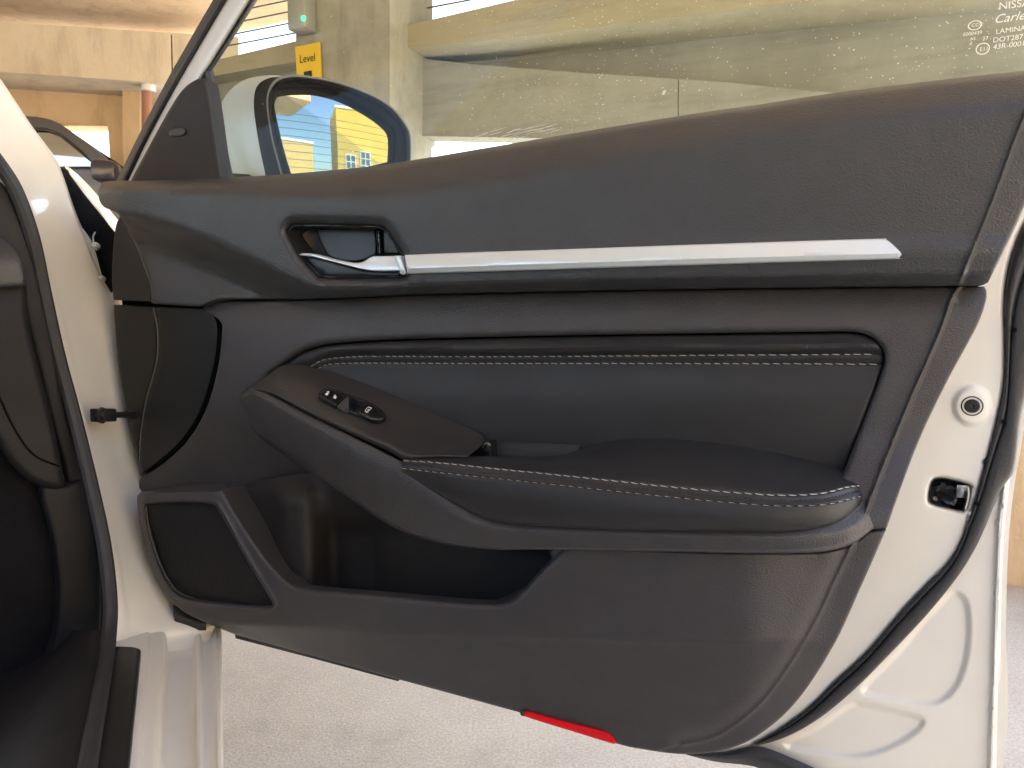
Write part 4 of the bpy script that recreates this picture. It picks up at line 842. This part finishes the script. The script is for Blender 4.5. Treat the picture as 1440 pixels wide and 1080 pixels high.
# ================================================================== THE GARAGE beyond
def T(o, label, cat, group=None): return tag(o, label, cat, group, 'thing')
T(slab('concrete_ledge', [(524, 47), (800, -18), (1560, -200), (1560, -45), (1200, -5), (1010, 17), (854, 36), (660, 60), (524, 71)], WALL, .36, M['conc_ledge'], w=.16), 'tan concrete ledge above the spandrel wall, right of the column', 'concrete ledge')
T(slab('recessed_wall', [(545, 40), (1560, -100), (1560, 200), (545, 110)], WALL, .3, M['conc'], w=-.18), 'recessed strip of concrete in the shadow under the long ledge', 'wall')
T(slab('spandrel_wall', [(575, 80), (660, 90), (800, 101), (953.4, 111), (953.4, 232), (900, 228), (770, 194.5), (575, 191)], WALL, .15, M['conc'], w=.0), 'broad concrete spandrel panel right of the pilaster, seen through the window pane', 'wall')
T(slab('spandrel_wall', [(954.3, 111.2), (1010, 115), (1240, 137), (1560, 168), (1560, 300), (954.3, 233)], WALL, .15, M['conc'], w=.004), 'next concrete spandrel panel toward the etched glass marking', 'wall')
T(slab('concrete_pilaster', [(530, 74), (581, 78), (581, 195), (530, 195)], WALL, .25, M['conc_col'], w=.08), 'short grey concrete pilaster between column and spandrel wall', 'pilaster')
T(slab('concrete_column', [(416, -140), (548, -140), (548, 800), (416, 800)], WALL, .45, M['conc_col'], w=.34), 'stained grey concrete column carrying the yellow sign', 'column')
T(slab('concrete_ledge', [(260, 95), (440, 52), (440, 82), (260, 114)], WALL, .3, M['conc_ledge'], w=.14), 'short concrete ledge left of the column, below the open sky', 'concrete ledge')
T(slab('parapet_wall', [(240, 112), (440, 80), (440, 420), (240, 420)], WALL, .15, M['conc'], w=.0), 'shaded concrete parapet left of the column, behind the door mirror', 'wall')
for i, (y, lb) in enumerate(((8, 'topmost thin steel barrier cable across the sky'), (24, 'second thin steel barrier cable from the top across the sky'), (40, 'third thin steel barrier cable from the top across the sky'), (55, 'lowest thin steel barrier cable, just above the concrete ledge'))):
    c0 = WALL(np.array(370.), np.array(float(y)), np.array(-.05)); T(tube('barrier_cable', [c0 - WALL.e * .45, c0 + WALL.e * 4.5], .005, M['cable'], None, 6, smooth_path=False), lb, 'cable', 'barrier cables above the ledges')
# yellow level sign and junction box on the column
sg = thing('level_sign', 'yellow sign reading Level on the concrete column', 'sign', tuple(WALL(np.array(433.), np.array(112.), np.array(.345))))
slab('sign_plate', [(415, 66), (449, 59), (452, 124), (419, 128)], WALL, .01, M['yellow'], sg, w=.362)
text('Level', 421, 89, .062, .366, M['ink'], sg, 0, 'sign_text', WALL, sx=.85)
slab('number_patch', [(427, 101), (438, 99), (439, 118), (428, 120)], WALL, .002, M['ink'], sg, w=.366)
jb = thing('junction_box', 'grey metal junction box with a small green light on the column', 'junction box', tuple(WALL(np.array(425.), np.array(42.), np.array(.345))))
jc = WALL(np.array(424.), np.array(14.), np.array(.40)); box('box_body', jc, WALL.e * .06, WALL.n * .05, np.array([0, 0, 1.]) * .115, M['grey'], jb, .012)
disc_stack('green_light', WALL(np.array(427.), np.array(26.), np.array(.45)), WALL.n, [(.013, 0), (.013, .005), (.008, .009)], M['led'], jb, 14)
tube('conduit', [jc + np.array([0, 0, .1]), jc + np.array([0, 0, .9])], .018, M['grey'], jb, 8, smooth_path=False)
LOWW = Plane(tuple(Q(np.array(1430.), np.array(830.), np.array(2.15))), 24)
T(slab('low_wall', [(1380, 500), (1640, 470), (1640, 860), (1380, 824)], LOWW, .2, M['conc_warm'], w=0.), 'low tan concrete wall beyond the rear edge of the open door', 'wall')
# upper left: deep beam, back wall with opening, post
T(slab('ceiling_beam', [(-160, 20), (239.5, 46), (241, 117.5), (-160, 90)], FAR, .5, M['conc_pale'], w=.45), 'long pale deep concrete beam under the ceiling at the upper left', 'beam')
T(slab('ceiling_beam', [(242, 46), (335, 52), (335, 124), (243.5, 117.7)], FAR, .5, M['conc_pale'], w=.44), 'short pale end of the ceiling beam beside the door frame', 'beam')
T(slab('back_wall', [(-260, 60), (340, 110), (340, 500), (-260, 500)], FAR, .2, M['conc_warm'], w=.0, holes=[[(-10, 176), (152, 177), (155, 236), (-10, 236)]]), 'concrete back wall, warm light tinted in, with a bright opening behind the dark car', 'wall')
T(slab('wall_pier', [(172, 122), (196, 122), (198, 400), (174, 400)], FAR, .12, M['conc_warm'], w=.16), 'narrow concrete pier on the back wall beside the red pipe', 'pier')
rp = thing('standpipe', 'rusty red standpipe with pale cap near the back wall', 'pipe', tuple(FAR(np.array(207.), np.array(300.), np.array(.3))))
M['rust'] = mat('red_pipe', (.30, .14, .09), .5)
tube('pipe', [FAR(np.array(207.), np.array(128.), np.array(.35)), FAR(np.array(207.), np.array(420.), np.array(.35))], .04, M['rust'], rp, 12, smooth_path=False)
tube('pipe_cap', [FAR(np.array(209.), np.array(114.), np.array(.36)), FAR(np.array(209.), np.array(129.), np.array(.36))], .055, M['alu'], rp, 14, smooth_path=False)
# dark car parked behind
SU = Plane(tuple(Q(np.array(100.), np.array(200.), np.array(4.6))), -12)
M['navy'] = _paint('dark_car_paint', (.030, .028, .045), .2)
M['autoglass'] = bpy.data.materials.new('tinted_glass'); M['autoglass'].use_nodes = True
_n, _l = M['autoglass'].node_tree.nodes, M['autoglass'].node_tree.links; _n.remove(_n['Principled BSDF'])
_t = _n.new('ShaderNodeBsdfTransparent'); _t.inputs[0].default_value = (.72, .86, .80, 1); _g = _n.new('ShaderNodeBsdfGlossy'); _g.inputs['Roughness'].default_value = .02
_m = _n.new('ShaderNodeMixShader'); _l.new(schlick(_n, _l, .42), _m.inputs[0]); _l.new(_t.outputs[0], _m.inputs[1]); _l.new(_g.outputs[0], _m.inputs[2]); _l.new(_m.outputs[0], _n['Material Output'].inputs[0])
suv = thing('parked_car', 'dark navy parked car behind the white pillar at the upper left', 'car', tuple(SU(np.array(60.), np.array(390.), np.array(0.)) * np.array([1, 1, 0])))
prof = [(-330, 300), (-320, 220), (-285, 178), (-200, 166), (-60, 162), (30, 163), (62, 166), (84, 174), (110, 192), (140, 214), (166, 238), (200, 244), (270, 256), (300, 272), (306, 300), (304, 372), (-320, 372)]
winf = [(46, 181), (66, 182), (84, 189), (112, 212), (137, 236), (46, 236)]; winr = [(-200, 181), (34, 180), (34, 236), (-230, 236)]
pf = [tuple(p) for p in cr(prof, True, 14)]
slab('body_side', pf, SU, .06, M['navy'], suv, holes=[winf, winr])
back = pf; A_ = SU(np.array([p[0] for p in pf]), np.array([p[1] for p in pf]), np.zeros(len(pf))); B_ = A_ - SU.n * 1.75
hs_ = [h for h in (winf, winr)]
slab('far_side', pf, SU, .05, M['navy'], suv, w=-1.70, holes=[[(x * .9 + 12, y) for x, y in winf], [(x * .9 + 12, y) for x, y in winr]])
nA = len(A_); keep = [i for i in range(nA) if not (84 <= pf[i][0] <= 166 and pf[i][1] < 240 and pf[i][0] > 88)]
obj('roof_and_hood', np.concatenate([A_, B_]), [(i, (i + 1) % nA, nA + (i + 1) % nA, nA + i) for i in keep], M['navy'], suv)
slab('side_window', winf, SU, .004, M['autoglass'], suv, w=-.02); slab('side_window', winr, SU, .004, M['autoglass'], suv, w=-.02)
tube('window_trim', [SU(np.array(float(x)), np.array(float(y)), np.array(.004)) for x, y in winf + winf[:1]], .010, M['rubber'], suv, 6, smooth_path=False)
box('wing_mirror', SU(np.array(150.), np.array(242.), np.array(.10)), SU.e * .07, SU.n * .09, np.array([0, 0, 1.]) * .06, M['navy'], suv, .03)
for wx in (-210, 215):
    wc = SU(np.array(float(wx)), np.array(352.), np.array(.0)); wc = wc * np.array([1, 1, 0]) + np.array([0, 0, .34])
    tr_ = disc_stack('wheel', wc - SU.n * .2, SU.n, [(.22, 0), (.33, .0), (.34, .03), (.34, .19), (.32, .215), (.22, .215), (.2, .19), (.05, .20)], M['rubber'], suv, 28)
# sunlit buildings and cables behind the viewer, seen only in the door mirror
def MREF(x, y, plane_o, plane_n):
    """where a point of the mirror looks to: its reflected ray cut with a vertical plane"""
    p = MG(np.array(float(x)), np.array(float(y)), np.array(0.)); nn = MGN + (p - MG.o) / MRAD; nn /= np.linalg.norm(nn)
    d = p - CAMP; d /= np.linalg.norm(d); r = d - 2 * (d @ nn) * nn
    return p + r * (((plane_o - p) @ plane_n) / (r @ plane_n))
def vplane(o, deg):
    a = R(deg); n = np.array([math.sin(a), math.cos(a), 0]); return np.array(o, float), n

M['ochre'] = concrete('yellow_render', (.62, .40, .07), (.70, .47, .10), .4, True)
M['tan'] = concrete('tan_render', (.58, .38, .13), (.62, .42, .17), .4, True)
M['bwin'] = mat('building_window', (.10, .10, .13), .15)
M['bwhite'] = mat('white_trim', (.7, .68, .64), .6)
def facade(name, label, corner, deg, L, top, m, depth=5.0):
    a = R(deg); e = np.array([math.cos(a), math.sin(a), 0]); n = np.array([-e[1], e[0], 0]); n *= (1 if n[1] > 0 else -1); c = np.array([*corner, 0.])
    b = thing(name, label, 'building', tuple(c + e * L / 2)); 
    box('wall', c + e * L / 2 - n * depth / 2 + np.array([0, 0, top / 2]), e * L / 2, n * depth / 2, np.array([0, 0, top / 2]), m, b)
    box('cornice', c + e * L / 2 - n * (depth / 2 - .06) + np.array([0, 0, top + .1]), e * (L / 2 + .06), n * depth / 2, np.array([0, 0, .1]), M['bwhite'], b)
    return b, c, e, n
yb_, c_, e_, n_ = facade('yellow_building', 'sunlit yellow building with paned windows reflected in the door mirror', (9.0, -13.6), 24, 22, 7.6, M['ochre'])
for wx, wz in ((1.0, 2.7), (2.3, 3.1), (5.4, 3.1), (6.7, 3.1), (9.6, 3.1), (10.9, 3.1)):
    wc = c_ + e_ * (wx + .1) + np.array([0, 0, wz]); z = np.array([0, 0, 1.])
    wp = box('window', wc + n_ * .02, e_ * .46, n_ * .03, z * .92, M['bwhite'], yb_)
    for i in range(2):
        for j in range(3): box('pane', wc + n_ * .045 + e_ * (-.21 + .42 * i) + z * (-.58 + .58 * j), e_ * .17, n_ * .012, z * .25, M['bwin'], wp)
facade('tan_building', 'low tan building reflected in the lower left of the door mirror', (-12, -15), 0, 19.4, 4.3, M['tan'])
M['wire'] = mat('dark_cable', (.08, .07, .06), .6)
tag(flat_sheet('ceiling', -3, 1.85, -4.9, -3.3, CEZ, M['conc_warm'], .25), kind='structure')
ORD = ('lowest', 'second lowest', 'third lowest', 'fourth lowest', 'middle', 'fourth highest', 'third highest', 'second highest', 'highest')
for i in range(9):
    z0 = 1.2 + i * .28; T(tube('mirrored_cable', [(-3, -7.0, z0), (9, -4.0, z0)], .012, M['wire'], None, 6, smooth_path=False), ORD[i] + ' thin dark barrier cable reflected in the door mirror', 'cable', 'barrier cables reflected in the door mirror')
